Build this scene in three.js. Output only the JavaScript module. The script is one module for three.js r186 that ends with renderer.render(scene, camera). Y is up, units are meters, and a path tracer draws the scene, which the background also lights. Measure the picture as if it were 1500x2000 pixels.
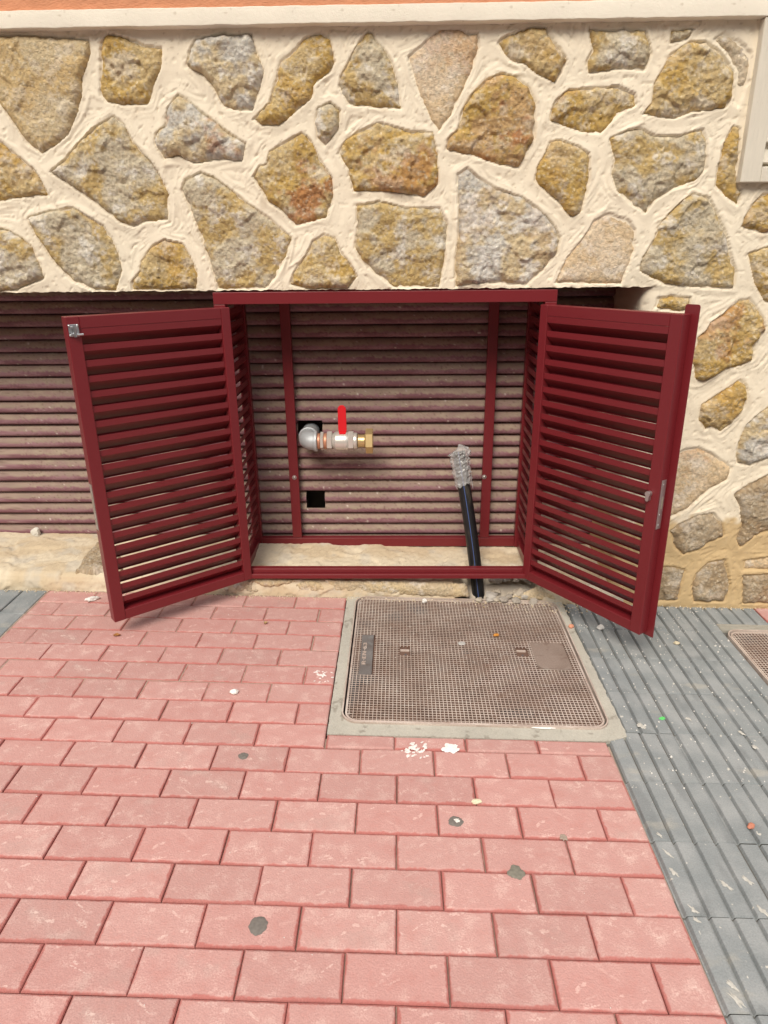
import * as THREE from 'three';
import { ImprovedNoise } from 'three/addons/math/ImprovedNoise.js';
import { RoundedBoxGeometry } from 'three/addons/geometries/RoundedBoxGeometry.js';
import { mergeGeometries } from 'three/addons/utils/BufferGeometryUtils.js';
import { TextGeometry } from 'three/addons/geometries/TextGeometry.js';
import { FontLoader } from 'three/addons/loaders/FontLoader.js';

// ---------------------------------------------------------------- camera, sky, sun, exposure
const scene = new THREE.Scene();
const FOCAL = 1355.174, PITCH = -0.3575, YAW = 0.023, ROLL = -0.0099;      // focal length in photo pixels (1500 x 2000)
const EYE = new THREE.Vector3(0.3063, 1.2879, 1.5797);
const camera = new THREE.PerspectiveCamera(2 * Math.atan(1000 / FOCAL) * 180 / Math.PI, 0.75, 0.05, 200);
camera.rotation.order = 'YXZ';
camera.rotation.set(PITCH, YAW, ROLL);
camera.position.copy(EYE);
camera.updateMatrixWorld();

const renderer = new THREE.WebGLRenderer({ antialias: true });
renderer.toneMapping = THREE.LinearToneMapping;
renderer.toneMappingExposure = 2.08;
renderer.shadowMap.enabled = true;

{ // bright even cloud cover, a little brighter overhead
  const W = 64, H = 32, d = new Float32Array(W * H * 4);
  for (let j = 0; j < H; j++) for (let i = 0; i < W; i++) {
    const el = ((j + 0.5) / H - 0.5) * Math.PI, s = Math.max(0, Math.sin(el));
    const L = 0.24 + 0.42 * s, k = (j * W + i) * 4;
    d[k] = L * 0.99; d[k + 1] = L; d[k + 2] = L * 1.015; d[k + 3] = 1;
  }
  const t = new THREE.DataTexture(d, W, H, THREE.RGBAFormat, THREE.FloatType);
  t.mapping = THREE.EquirectangularReflectionMapping; t.magFilter = THREE.LinearFilter; t.needsUpdate = true;
  scene.background = t; scene.environment = t;
}
const sun = new THREE.DirectionalLight(0xfff3e2, 1.5);
sun.position.set(-1.1, 5.4, 3.6);
sun.target.position.set(0.2, 0.6, -0.8);
sun.castShadow = true; sun.shadow.radius = 52;
sun.shadow.mapSize.set(2048, 2048);
Object.assign(sun.shadow.camera, { left: -3, right: 3, top: 3, bottom: -3, near: 0.5, far: 12 });
scene.add(sun, sun.target);

// ---------------------------------------------------------------- helpers
let seed = 1;
function rnd() { seed = (seed + 0x6D2B79F5) | 0; let t = Math.imul(seed ^ (seed >>> 15), 1 | seed); t = (t + Math.imul(t ^ (t >>> 7), 61 | t)) ^ t; return ((t ^ (t >>> 14)) >>> 0) / 4294967296; }
const rr = (a, b) => a + (b - a) * rnd();
const perlin = new ImprovedNoise();
const N = (x, y, z = 0) => perlin.noise(x + 37.7, y + 91.3, z + 11.1);
const fbm = (x, y, z, o = 3) => { let s = 0, a = 1, w = 0; for (let i = 0; i < o; i++) { s += a * N(x, y, z + i * 7.3); w += a; a *= 0.5; x *= 2.03; y *= 2.03; } return s / w; };
const sst = (a, b, x) => { const t = Math.min(1, Math.max(0, (x - a) / (b - a))); return t * t * (3 - 2 * t); };
const mix = (a, b, t) => a + (b - a) * t;
const mix3 = (a, b, t) => [mix(a[0], b[0], t), mix(a[1], b[1], t), mix(a[2], b[2], t)];
const enc = v => { v = Math.min(1, Math.max(0, v)); return 255 * (v <= 0.0031308 ? v * 12.92 : 1.055 * Math.pow(v, 1 / 2.4) - 0.055); };
const SLOPE = -0.0272;                                   // the street falls to the right
const gy = x => SLOPE * x;
function ray(u, v) { return new THREE.Vector3((u - 750) / FOCAL, -(v - 1000) / FOCAL, -1).applyQuaternion(camera.quaternion); }
function onWall(u, v, z) { const d = ray(u, v); return EYE.clone().addScaledVector(d, (z - EYE.z) / d.z); }
function onGround(u, v, y0 = 0) { const d = ray(u, v); return EYE.clone().addScaledVector(d, (SLOPE * EYE.x + y0 - EYE.y) / (d.y - SLOPE * d.x)); }

const used = {};
function numbered(n) { used[n] = (used[n] ?? -1) + 1; return used[n] ? `${n}_${String(used[n]).padStart(3, '0')}` : n; }
function tag(o, label, category, group) { o.userData = { ...o.userData, label, category }; if (group) o.userData.group = group; return o; }
function thing(name, label, category, pos = [0, 0, 0], group) {
  const g = new THREE.Group(); g.name = numbered(name); g.position.set(...pos); scene.add(g);
  return label ? tag(g, label, category, group) : g;
}
function mesh(name, geo, mat, parent, label) {
  const m = new THREE.Mesh(geo, mat); m.name = parent === scene ? numbered(name) : name; m.castShadow = m.receiveShadow = true;
  parent.add(m); if (label) m.userData.label = label; return m;
}
function structure(o) { o.userData.kind = 'structure'; return o; }
const box = (x0, x1, y0, y1, z0, z1, r = 0.002) => {
  const g = r > 0 ? new RoundedBoxGeometry(x1 - x0, y1 - y0, z1 - z0, 2, r) : new THREE.BoxGeometry(x1 - x0, y1 - y0, z1 - z0);
  return g.translate((x0 + x1) / 2, (y0 + y1) / 2, (z0 + z1) / 2);
};
function gridGeo(nu, nv, fn, skip) {                      // fn(i, j) -> {p:[x,y,z], c:[r,g,b]?, uv:[u,v]?}
  const P = [], C = [], U = [], I = [];
  for (let j = 0; j <= nv; j++) for (let i = 0; i <= nu; i++) {
    const q = fn(i, j); P.push(...q.p); if (q.c) C.push(...q.c); U.push(...(q.uv || [q.p[0], q.p[1]]));
  }
  for (let j = 0; j < nv; j++) for (let i = 0; i < nu; i++) {
    if (skip && skip(i, j)) continue;
    const a = j * (nu + 1) + i, b = a + 1, c = a + nu + 1, d = c + 1; I.push(a, b, d, a, d, c);
  }
  const g = new THREE.BufferGeometry();
  g.setAttribute('position', new THREE.Float32BufferAttribute(P, 3));
  g.setAttribute('uv', new THREE.Float32BufferAttribute(U, 2));
  if (C.length) g.setAttribute('color', new THREE.Float32BufferAttribute(C, 3));
  g.setIndex(I); g.computeVertexNormals(); return g;
}
// tileable noise, period P cells across the unit square
const hash = (x, y, s) => { let h = Math.imul(x, 374761393) + Math.imul(y, 668265263) + Math.imul(s, 1274126177); h = Math.imul(h ^ (h >>> 13), 1274126177); return ((h ^ (h >>> 16)) >>> 0) / 4294967296; };
function tnoise(u, v, P, s) {
  const x = u * P, y = v * P, xi = Math.floor(x), yi = Math.floor(y), fx = x - xi, fy = y - yi, a = fx * fx * (3 - 2 * fx), b = fy * fy * (3 - 2 * fy);
  const m = k => ((k % P) + P) % P;
  return mix(mix(hash(m(xi), m(yi), s), hash(m(xi + 1), m(yi), s), a), mix(hash(m(xi), m(yi + 1), s), hash(m(xi + 1), m(yi + 1), s), a), b);
}
const tfbm = (u, v, P, s, o = 4) => { let t = 0, a = 1, w = 0; for (let i = 0; i < o; i++) { t += a * tnoise(u, v, P << i, s + i); w += a; a *= 0.55; } return t / w; };
function tex(w, h, fn, srgb, repeat) {
  const d = new Uint8Array(w * h * 4);
  for (let j = 0; j < h; j++) for (let i = 0; i < w; i++) {
    const c = fn((i + 0.5) / w, (j + 0.5) / h, i, j), k = (j * w + i) * 4;
    if (srgb) { d[k] = enc(c[0]); d[k + 1] = enc(c[1]); d[k + 2] = enc(c[2]); } else d[k] = d[k + 1] = d[k + 2] = 255 * Math.min(1, Math.max(0, c));
    d[k + 3] = 255;
  }
  const t = new THREE.DataTexture(d, w, h); t.wrapS = t.wrapT = THREE.RepeatWrapping; t.magFilter = THREE.LinearFilter; t.minFilter = THREE.LinearMipmapLinearFilter; t.generateMipmaps = true;
  if (srgb) t.colorSpace = THREE.SRGBColorSpace; if (repeat) t.repeat.set(...repeat);
  t.needsUpdate = true; return t;
}
const rgb = (r, g, b) => new THREE.Color().setRGB(r, g, b);
const std = (c, rough = 0.8, o = {}) => new THREE.MeshStandardMaterial({ color: rgb(...c), roughness: rough, side: THREE.DoubleSide, ...o });

// ---------------------------------------------------------------- materials
const grainTex = tex(512, 512, (u, v) => 0.55 * tfbm(u, v, 48, 3, 3) + 0.45 * tnoise(u, v, 200, 9), false, [4, 4]);
const fineTex = tex(512, 512, (u, v) => 0.5 * tfbm(u, v, 24, 21, 4) + 0.5 * tnoise(u, v, 256, 5), false, [5, 5]);
const M = {};
M.stone = new THREE.MeshStandardMaterial({ vertexColors: true, roughness: 0.92, bumpMap: grainTex, bumpScale: 0.004, side: THREE.DoubleSide });
M.mortar = new THREE.MeshStandardMaterial({ vertexColors: true, roughness: 0.95, bumpMap: fineTex, bumpScale: 0.0012, side: THREE.DoubleSide });
M.red = std([0.170, 0.0150, 0.0205], 0.36, { roughnessMap: null, bumpMap: fineTex, bumpScale: 0.00012 });
M.zinc = std([0.62, 0.64, 0.66], 0.32, { metalness: 1 });
M.steel = std([0.55, 0.53, 0.52], 0.42, { metalness: 0.9 });
M.core = std([0.3, 0.26, 0.2], 0.95);

// ---------------------------------------------------------------- the ground
const soil = structure(mesh('ground', new THREE.PlaneGeometry(60, 60).rotateX(-Math.PI / 2), std([0.2, 0.19, 0.18], 0.95), scene));
soil.position.y = -0.25;

// red pavers: each one a mesh; 32 print variants in one atlas (256 x 128 texels a paver)
const deepRed = [0.40, 0.115, 0.10], pink = [0.52, 0.292, 0.268], pale = [0.72, 0.53, 0.48];
const AC = 4, AR = 8;
const streaks = [];
for (let k = 0; k < AC * AR; k++) { const a = []; for (let i = 0; i < 9; i++) a.push([rnd(), rnd(), rr(0.012, 0.05), rr(0.012, 0.04), rr(-0.8, 0.8), rnd() < 0.55 ? 1 : 0.4]); streaks.push(a); }
const paverTone = [];
for (let k = 0; k < AC * AR; k++) paverTone.push([rr(0.93, 1.05), rr(-0.03, 0.03), rr(0.25, 1.0), rnd() < 0.3 ? rr(0.4, 1) : 0]);
const paverMap = tex(1024, 1024, (u, v) => {
  const ci = Math.min(AC - 1, Math.floor(u * AC)), cj = Math.min(AR - 1, Math.floor(v * AR)), k = cj * AC + ci;
  const x = (u * AC - ci) * 0.2, y = (v * AR - cj) * 0.1, T = paverTone[k];
  const e = Math.min(x, 0.2 - x, y, 0.1 - y);
  const n1 = fbm(x * 26, y * 26, k * 3.7, 3), n2 = N(x * 330, y * 330, k), n3 = N(x * 120, y * 120, k + 5);
  let c = mix3(pink, pale, sst(0.02, 0.5, n1 + 0.35 * n2) * 0.34);
  c = mix3(c, [0.46, 0.2, 0.175], sst(0.05, 0.5, -n1 + 0.25 * n3) * 0.28);
  c = mix3(c, [0.45, 0.33, 0.30], T[3] * sst(0.12, 0.42, fbm(x * 16 + 9, y * 16, k * 1.9, 3)) * 0.35);      // grey grime patch
  for (const s of streaks[k]) {                                                                              // pale scuffs
    const dx = x - s[0] * 0.2, dy = y - s[1] * 0.1, a = dx * Math.cos(s[4]) + dy * Math.sin(s[4]), b = -dx * Math.sin(s[4]) + dy * Math.cos(s[4]);
    const q = (a / (s[2] * 0.5)) ** 2 + (b / (s[3] * 0.16)) ** 2; if (q < 1) c = mix3(c, [0.8, 0.62, 0.56], s[5] * T[2] * sst(0.1, 0.45, (1 - q) * 0.45 + n3 * 0.9 + n2 * 0.4) * 0.5);
  }
  const rim = 0.0040 + 0.0030 * N(x * 38, y * 38, k + 2.5) + 0.0022 * n3 + 0.0012 * n2;                                     // unworn dye left along the ragged edges
  c = mix3(c, deepRed, (1 - sst(rim - 0.001, rim + 0.0035, e)) * 0.78);
  const g = T[0] * (1 + 0.10 * n2 + 0.05 * n3); return [c[0] * g, c[1] * (g + T[1]), c[2] * (g + T[1])];
}, true);
const paverBump = tex(1024, 1024, (u, v) => 0.5 + 0.35 * N(u * 260, v * 260, 1) + 0.25 * N(u * 110, v * 110, 4), false);
M.paver = std([1, 1, 1], 0.88, { map: paverMap, bumpMap: paverBump, bumpScale: 0.0012 });
M.bedding = new THREE.MeshStandardMaterial({ vertexColors: true, roughness: 0.95, side: THREE.DoubleSide });
function paverGeo(w, d, k, c = 0.0042) {                  // top at y = 0, softened edge, uv in the paver's own cell
  const ci = k % AC, cj = Math.floor(k / AC), P = [], U = [], I = [];
  const ring = (inset, y) => { for (const [sx, sz] of [[-1, 1], [1, 1], [1, -1], [-1, -1]]) { const x = sx * (w / 2 - inset), z = sz * (d / 2 - inset); P.push(x, y, z); U.push((ci + (x + w / 2) / 0.2 * 0.996 + 0.002) / AC, (cj + (z + d / 2) / 0.1 * 0.992 + 0.004) / AR); } };
  ring(0, -0.05); ring(0, -c); ring(c * 0.35, -c * 0.38); ring(c * 1.25, 0);
  for (let r = 0; r < 3; r++) for (let s = 0; s < 4; s++) { const a = r * 4 + s, b = r * 4 + (s + 1) % 4; I.push(a, b, b + 4, a, b + 4, a + 4); }
  I.push(12, 13, 14, 12, 14, 15);
  let g = new THREE.BufferGeometry(); g.setAttribute('position', new THREE.Float32BufferAttribute(P, 3)); g.setAttribute('uv', new THREE.Float32BufferAttribute(U, 2)); g.setIndex(I);
  g = g.toNonIndexed(); g.computeVertexNormals(); return g;
}
const pavement = structure(thing('pavement')); pavement.rotation.z = Math.atan(SLOPE);
const geoCache = {};
let paverCount = 0;
function paver(x0, x1, z0, z1) {
  const J = 0.0022, w = x1 - x0 - J, d = z1 - z0 - J; if (w < 0.012) return;
  const k = Math.floor(rnd() * AC * AR), key = `${w.toFixed(4)}_${d.toFixed(4)}_${k}`;
  const m = mesh(paverCount ? `paver_${String(paverCount).padStart(3, '0')}` : 'paver', geoCache[key] ??= paverGeo(w, d, k), M.paver, pavement); paverCount++;
  m.position.set((x0 + x1) / 2 + rr(-0.0008, 0.0008), rr(-0.0016, 0.0014), (z0 + z1) / 2 + rr(-0.0007, 0.0007));
  m.rotation.set(rr(-0.008, 0.008), rr(-0.004, 0.004), rr(-0.006, 0.006));
  if (rnd() < 0.5 && w > 0.19) m.rotation.y += Math.PI;
}
const XL = -1.10, XR = 0.90;
for (let r = -9; r <= 13; r++) {
  const right = r < 0 ? 0.097 : XR, off = r % 2 ? 0.1 : 0;
  let x = XL;
  for (let k = -6; k <= 5; k++) { const e = Math.min(right, k * 0.2 + off); if (e <= x + 0.004) continue; paver(x, e, r === -9 ? -0.895 : r * 0.1, (r + 1) * 0.1); x = e; }
  if (right - x > 0.004) paver(x, right, r * 0.1, (r + 1) * 0.1);
}
{ // narrow cut pavers in front of the cover
  const xs = [0.099, 0.292, 0.494, 0.698, 0.897]; for (let i = 0; i < 4; i++) paver(xs[i], xs[i + 1], -0.056, -0.001);
  paver(1.716, 1.916, -0.9, -0.795); paver(1.916, 2.116, -0.9, -0.795);
}
// jointing sand, one colour with its own grain
mesh('joint_sand', gridGeo(200, 190, (i, j) => {
  const x = -1.12 + 2.023 * i / 200, z = -0.92 + 2.34 * j / 190, g = 1 + 0.45 * N(x * 90, z * 90, 2);
  return { p: [x, -0.0035 - 0.0058 * sst(-0.4, 0.15, z) + 0.0022 * fbm(x * 5, z * 5, 3, 3) + 0.0012 * N(x * 70, z * 70), z], c: [0.36 * g, 0.265 * g, 0.215 * g], uv: [x, z] };
}, (i, j) => -1.12 + 2.04 * i / 200 > 0.09 && -0.92 + 2.34 * j / 190 < -0.05), M.bedding, pavement);

// grey ribbed tiles, 20 cm, four flat ribs each
const tileMap = tex(1024, 1024, (u, v) => {
  const n = fbm(u * 9, v * 9, 2, 4), f = N(u * 260, v * 260, 7), s = fbm(u * 14 + 50, v * 5, 8, 3);
  let c = mix3([0.24, 0.262, 0.27], [0.315, 0.332, 0.337], sst(-0.3, 0.4, n));
  c = mix3(c, [0.165, 0.18, 0.186], sst(0.08, 0.4, s) * 0.55);
  const sp = N(u * 62, v * 40, 14) + 0.5 * N(u * 150, v * 110, 3);
  c = mix3(c, [0.62, 0.60, 0.54], 0.8 * sst(0.68, 0.8, sp));
  c = mix3(c, [0.42, 0.40, 0.35], sst(0.2, 0.5, fbm(u * 6 + 20, v * 12, 31, 4)) * 0.5);
  const g = 1 + 0.16 * f; return [c[0] * g, c[1] * g, c[2] * g];
}, true);
const tileBump = tex(512, 512, (u, v) => 0.5 + 0.4 * N(u * 150, v * 150, 1) + 0.25 * N(u * 60, v * 60, 4), false);
M.tile = std([1, 1, 1], 0.85, { map: tileMap, bumpMap: tileBump, bumpScale: 0.001 });
function tileGeo(w, d, k, ribs = 4) {
  const s = w / ribs, X = [], P = [], U = [], I = [];
  for (let r = 0; r < ribs; r++) { const x = -w / 2 + r * s; X.push([x, -0.010], [x + 0.004, -0.010], [x + 0.0075, -0.001], [x + 0.010, 0], [x + s - 0.005, 0], [x + s - 0.002, -0.002]); }
  X.push([w / 2, -0.010]); X.unshift([-w / 2, -0.045]); X.push([w / 2, -0.045]);
  const ox = (k % 4) / 4, oz = Math.floor(k / 4) / 4, zs = [-d / 2, -d / 2 + 0.002, d / 2 - 0.002, d / 2], dr = [-0.0035, 0, 0, -0.0035];
  for (let j = 0; j < 4; j++) for (const [x, y] of X) { P.push(x, y + dr[j], zs[j]); U.push(ox + (x + w / 2) * 1.2, oz + (zs[j] + d / 2) * 1.2); }
  const n = X.length; for (let j = 0; j < 3; j++) for (let i = 0; i < n - 1; i++) { const a = j * n + i; I.push(a, a + n, a + n + 1, a, a + n + 1, a + 1); }
  let g = new THREE.BufferGeometry(); g.setAttribute('position', new THREE.Float32BufferAttribute(P, 3)); g.setAttribute('uv', new THREE.Float32BufferAttribute(U, 2)); g.setIndex(I);
  g = g.toNonIndexed(); g.computeVertexNormals(); return g;
}
const ribbed = structure(thing('ribbed_paving')); ribbed.rotation.z = Math.atan(SLOPE);
let tileCount = 0;
function tile(x0, x1, z0, z1, ribs = 4) {
  const w = x1 - x0 - 0.002, d = z1 - z0 - 0.002, k = Math.floor(rnd() * 16), key = `t${w.toFixed(4)}_${d.toFixed(4)}_${k}_${ribs}`;
  const m = mesh(tileCount ? `tile_${String(tileCount).padStart(3, '0')}` : 'tile', geoCache[key] ??= tileGeo(w, d, k, ribs), M.tile, ribbed); tileCount++;
  m.position.set((x0 + x1) / 2, rr(-0.0012, 0.0012), (z0 + z1) / 2); m.rotation.set(rr(-0.004, 0.004), rr(-0.003, 0.003), rr(-0.005, 0.005));
}
for (let r = -5; r < 8; r++) {
  const z0 = -0.703 + (r + 4) * 0.2, z1 = z0 + 0.2;
  for (let c = 0; c < 7; c++) {
    const x0 = 0.903 + c * 0.2025, x1 = x0 + 0.2025;
    if (r <= -2 && c === 0 ) { if (z0 < -0.06) tile(0.962, x1, Math.max(z0, -0.893), z1, 3); continue; }
    if (r === -5 && x0 > 1.7) continue;
    if (r > -5 && r < 0 && x0 > 1.45) continue;
    if (r > -5 && r < 0 && x1 > 1.508) { tile(x0, 1.508, z0, z1, 4); continue; }
    tile(x0, x1, Math.max(z0, -0.893), r === -5 && x0 > 1.5 ? -0.762 : z1);
  }
  for (let c = 0; c < 4; c++) tile(-1.104 - 0.2025 * (c + 1), -1.104 - 0.2025 * c, Math.max(z0, -0.893), z1, 2);
}
mesh('tile_bed', new THREE.PlaneGeometry(1.6, 2.6).rotateX(-Math.PI / 2).translate(1.7, -0.010, 0.12), std([0.13, 0.13, 0.12], 0.95), ribbed);
mesh('tile_bed', new THREE.PlaneGeometry(0.9, 2.6).rotateX(-Math.PI / 2).translate(-1.55, -0.010, 0.12), std([0.2, 0.2, 0.18], 0.95), ribbed);
// the rest of the street, behind the camera: plain paving, kerb, asphalt and the houses opposite
for (const [a, b] of [[-9, -1.93], [2.3, 9]]) mesh('outer_paving', new THREE.PlaneGeometry(b - a, 2.6).rotateX(-Math.PI / 2).translate((a + b) / 2, -0.012, 0.4), std([0.36, 0.28, 0.26], 0.9), pavement);
mesh('kerb', box(-9, 9, -0.2, 0.0, 1.43, 1.58, 0.012), std([0.36, 0.35, 0.33], 0.9), pavement);
const road = structure(mesh('road', new THREE.PlaneGeometry(40, 6.4).rotateX(-Math.PI / 2), std([0.055, 0.055, 0.056], 0.92), scene)); road.position.set(0, -0.14, 4.75); road.rotation.z = Math.atan(SLOPE);
const opposite = thing('opposite_house', 'long two storey brown house across the street behind the camera', 'house', [0, -0.3, 8.4]);
mesh('house_wall', box(-14, 14, 0, 5.6, 0, 5, 0), std([0.26, 0.20, 0.15], 0.9), opposite);
for (let k = 0; k < 9; k++) for (const y of [1.2, 3.6]) { const w = mesh('window', box(-12.6 + k * 3, -11.4 + k * 3, y, y + 1.3, -0.03, 0.05, 0), std([0.04, 0.045, 0.05], 0.15), opposite); w.name = 'window'; }
mesh('house_roof', box(-14.2, 14.2, 5.6, 5.8, -0.3, 5.2, 0), std([0.3, 0.14, 0.09], 0.9), opposite);

// ---------------------------------------------------------------- stone wall
const WZ = -0.905, SOFFIT = 1.172;
const px = (o, s, a) => { const r = []; for (let i = 0; i < a.length; i += 2) r.push([o[0] + a[i] / s, o[1] + a[i + 1] / s]); return r; };
const A = [0, 0], B = [750, 0], D = [1250, 550];
// kinds: o ochre, g grey, m mixed ochre-grey, p pale smooth, r rusty, b brown-grey
const outlines = [
  ['t', px(A, 2, [-60,112, 40,120, 150,130, 345,150, 352,205, 318,300, 316,380, 300,440, 262,525, 225,560, 160,600, 105,560, 50,480, -10,400, -60,370])],
  ['o', px(A, 2, [388,165, 420,130, 530,155, 560,175, 632,182, 628,260, 600,330, 580,405, 500,412, 418,400, 388,370])],
  ['g', px(A, 2, [760,150, 860,130, 980,130, 1000,200, 1030,280, 1010,360, 985,432, 930,430, 870,415, 835,350, 800,300, 725,255, 735,200])],
  ['o', px(A, 2, [1190,145, 1250,122, 1290,150, 1308,240, 1290,280, 1225,330, 1220,380, 1150,440, 1090,492, 1020,488, 985,465, 1050,400, 1080,300, 1090,240, 1140,200])],
  ['m', px(A, 1, [705,75, 718,60, 728,62, 735,80, 750,95, 765,120, 778,165, 785,212, 740,210, 680,205, 662,170, 664,150, 690,100])],
  ['m', px(A, 2, [1240,420, 1290,398, 1330,430, 1320,510, 1270,570, 1235,540, 1232,470])],
  ['g', px(A, 2, [690,365, 740,400, 830,470, 880,510, 960,560, 945,632, 870,622, 760,640, 700,610, 640,620, 600,560, 605,520, 640,490, 650,420]), 1],
  ['m', px(A, 2, [440,450, 480,480, 520,560, 580,620, 620,680, 658,760, 655,860, 570,865, 520,888, 470,870, 380,800, 280,730, 190,670, 240,630, 300,560, 360,500])],
  ['o', px(A, 2, [-50,535, 0,555, 70,610, 130,660, 155,700, 190,765, 130,765, 50,775, -50,800])],
  ['o', px(A, 2, [1180,515, 1215,550, 1250,620, 1300,700, 1300,770, 1275,850, 1150,885, 1110,830, 1050,790, 985,690, 1010,650, 1040,640, 1050,590, 1130,540]), 2],
  ['m', px(A, 2, [720,700, 780,672, 830,690, 900,740, 960,790, 1050,850, 1140,930, 1120,1000, 1080,1080, 1040,1130, 850,1130, 830,1060, 790,950, 760,860, 720,780, 706,740])],
  ['m', px(A, 2, [105,850, 180,825, 280,808, 340,845, 400,880, 440,940, 465,1000, 475,1060, 450,1135, 370,1135, 280,1100, 220,1040, 170,970, 120,890])],
  ['m', px(A, 2, [-60,880, 30,900, 80,930, 120,960, 150,1030, 170,1090, 120,1110, 60,1135, -60,1145])],
  ['o', px(A, 2, [640,935, 710,950, 735,990, 770,1060, 765,1130, 600,1134, 515,1140, 510,1100, 545,1060, 550,1020, 590,960])],
  ['o', px(A, 2, [1265,912, 1310,930, 1330,980, 1375,1040, 1395,1080, 1360,1128, 1200,1132, 1130,1112, 1145,1060, 1190,1000, 1220,940])],
  ['o', px(A, 1, [658,300, 672,275, 700,255, 740,238, 800,255, 845,258, 855,300, 857,360, 830,386, 760,374, 690,374, 680,330]), 1],
  ['m', px(A, 1, [695,400, 740,393, 790,405, 860,405, 875,440, 872,500, 858,562, 770,562, 740,540, 705,510, 692,480, 698,440])],
  ['p', px(B, 2, [150,170, 210,112, 280,105, 330,125, 370,120, 375,180, 350,260, 310,350, 270,440, 215,515, 190,480, 150,400, 110,290, 90,220])],
  ['o', px(B, 2, [455,185, 440,165, 470,140, 570,105, 635,105, 645,140, 690,190, 718,235, 690,290, 670,322, 600,290, 550,250, 490,235])],
  ['m', px(B, 2, [800,105, 850,115, 940,110, 1025,118, 1050,210, 1020,275, 920,270, 800,288, 790,240, 815,190])],
  ['r', px(B, 2, [400,310, 460,282, 520,300, 570,340, 595,400, 590,480, 590,540, 555,600, 530,660, 440,640, 340,605, 240,585, 250,540, 290,500, 300,440, 340,370])],
  ['o', px(B, 2, [670,390, 720,350, 800,340, 920,335, 985,365, 990,410, 930,440, 880,490, 850,522, 770,515, 700,490, 650,470, 655,430]), 1],
  ['o', px(B, 2, [1200,160, 1260,162, 1320,200, 1370,280, 1370,370, 1340,420, 1200,440, 1135,465, 1010,445, 1050,400, 1060,320, 1090,270, 1120,210])],
  ['w', px(B, 2, [1290,150, 1330,125, 1400,160, 1442,205, 1425,320, 1388,420, 1372,400, 1382,280, 1335,195])],
  ['m', px(B, 2, [1125,115, 1215,110, 1185,155, 1120,168])],
  ['m', px(B, 2, [880,540, 960,505, 1010,500, 1050,525, 1150,530, 1250,500, 1265,560, 1262,660, 1220,705, 1130,740, 1060,785, 1025,835, 970,800, 910,745, 890,680, 900,620])],
  ['o', px(B, 2, [650,550, 690,545, 760,570, 805,600, 808,680, 795,760, 770,830, 735,850, 680,790, 590,705, 600,650, 630,600])],
  ['o', px(B, 2, [1365,490, 1395,500, 1390,600, 1380,700, 1400,760, 1385,805, 1340,770, 1295,730, 1310,640, 1330,560])],
  ['g', px(B, 2, [285,680, 325,655, 370,690, 440,735, 540,770, 600,810, 660,870, 692,930, 680,990, 620,1060, 560,1115, 400,1105, 280,1118, 275,1040, 290,920, 290,780])],
  ['p', px(B, 2, [820,860, 880,830, 960,860, 985,900, 980,980, 950,1060, 930,1112, 670,1105, 700,1040, 720,1000, 770,940, 800,900])],
  ['m', px(B, 2, [1160,790, 1210,755, 1275,770, 1300,820, 1340,910, 1360,1000, 1380,1060, 1370,1130, 1240,1125, 1100,1110, 1000,1060, 1010,1010, 1060,930, 1075,880, 1110,840])],
  ['r', px(B, 2, [1480,760, 1560,740, 1600,800, 1590,900, 1480,910, 1400,890, 1410,850, 1440,800])],
  ['o', px(B, 2, [1420,990, 1500,965, 1580,970, 1600,1100, 1560,1190, 1490,1180, 1450,1110, 1440,1060])],
  ['o', px(D, 2.856, [110,90, 170,80, 285,90, 280,150, 230,170, 100,150])],
  ['o', px(D, 2.856, [400,230, 480,170, 560,100, 620,95, 650,140, 690,200, 705,270, 640,350, 630,440, 570,470, 480,490, 400,540, 350,565, 310,540, 295,430, 310,380, 330,310, 370,280]), 1],
  ['o', px(D, 2.856, [345,690, 420,640, 500,590, 560,548, 600,580, 605,660, 560,740, 500,800, 450,840, 400,810, 365,830, 330,770])],
  ['g', px(D, 2.856, [600,800, 640,760, 720,700, 800,690, 850,800, 800,960, 660,1010, 610,1030, 540,1020, 540,960, 560,880])],
  ['p', px(D, 2.856, [150,1000, 250,940, 330,925, 400,960, 520,1040, 490,1110, 400,1160, 320,1230, 240,1290, 130,1340, 105,1200])],
  ['b', px(D, 2.856, [170,1395, 230,1350, 320,1310, 410,1290, 460,1350, 475,1420, 380,1460, 330,1500, 240,1525, 190,1480])],
  ['b', px(D, 2.856, [525,1190, 600,1140, 714,1080, 800,1060, 860,1200, 780,1380, 650,1420, 600,1460, 560,1490, 540,1440, 570,1360, 560,1270])],
  ['b', px(D, 2.856, [90,1590, 180,1590, 260,1610, 240,1680, 215,1780, 80,1790, 60,1700])],
  ['b', px(D, 2.856, [310,1640, 380,1570, 480,1550, 500,1640, 510,1700, 480,1790, 300,1790, 290,1700])],
  ['p', px(D, 2.856, [580,1560, 714,1540, 860,1530, 860,1620, 580,1612])],
  ['b', px(D, 2.856, [575,1640, 720,1635, 860,1640, 860,1800, 575,1800])],
  ['b', px(D, 2.856, [0,1420, 60,1380, 120,1400, 100,1530, 20,1540])],
].map(([kind, p, extra]) => ({ kind, extra, poly: p.map(([u, v]) => { const q = onWall(u, v, -0.898); return [q.x, q.y]; }) }));
for (const s of outlines) for (const p of s.poly) { p[1] = Math.min(p[1], 1.922); if (p[0] < 1.13) p[1] = Math.max(p[1], SOFFIT + 0.002); }
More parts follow.
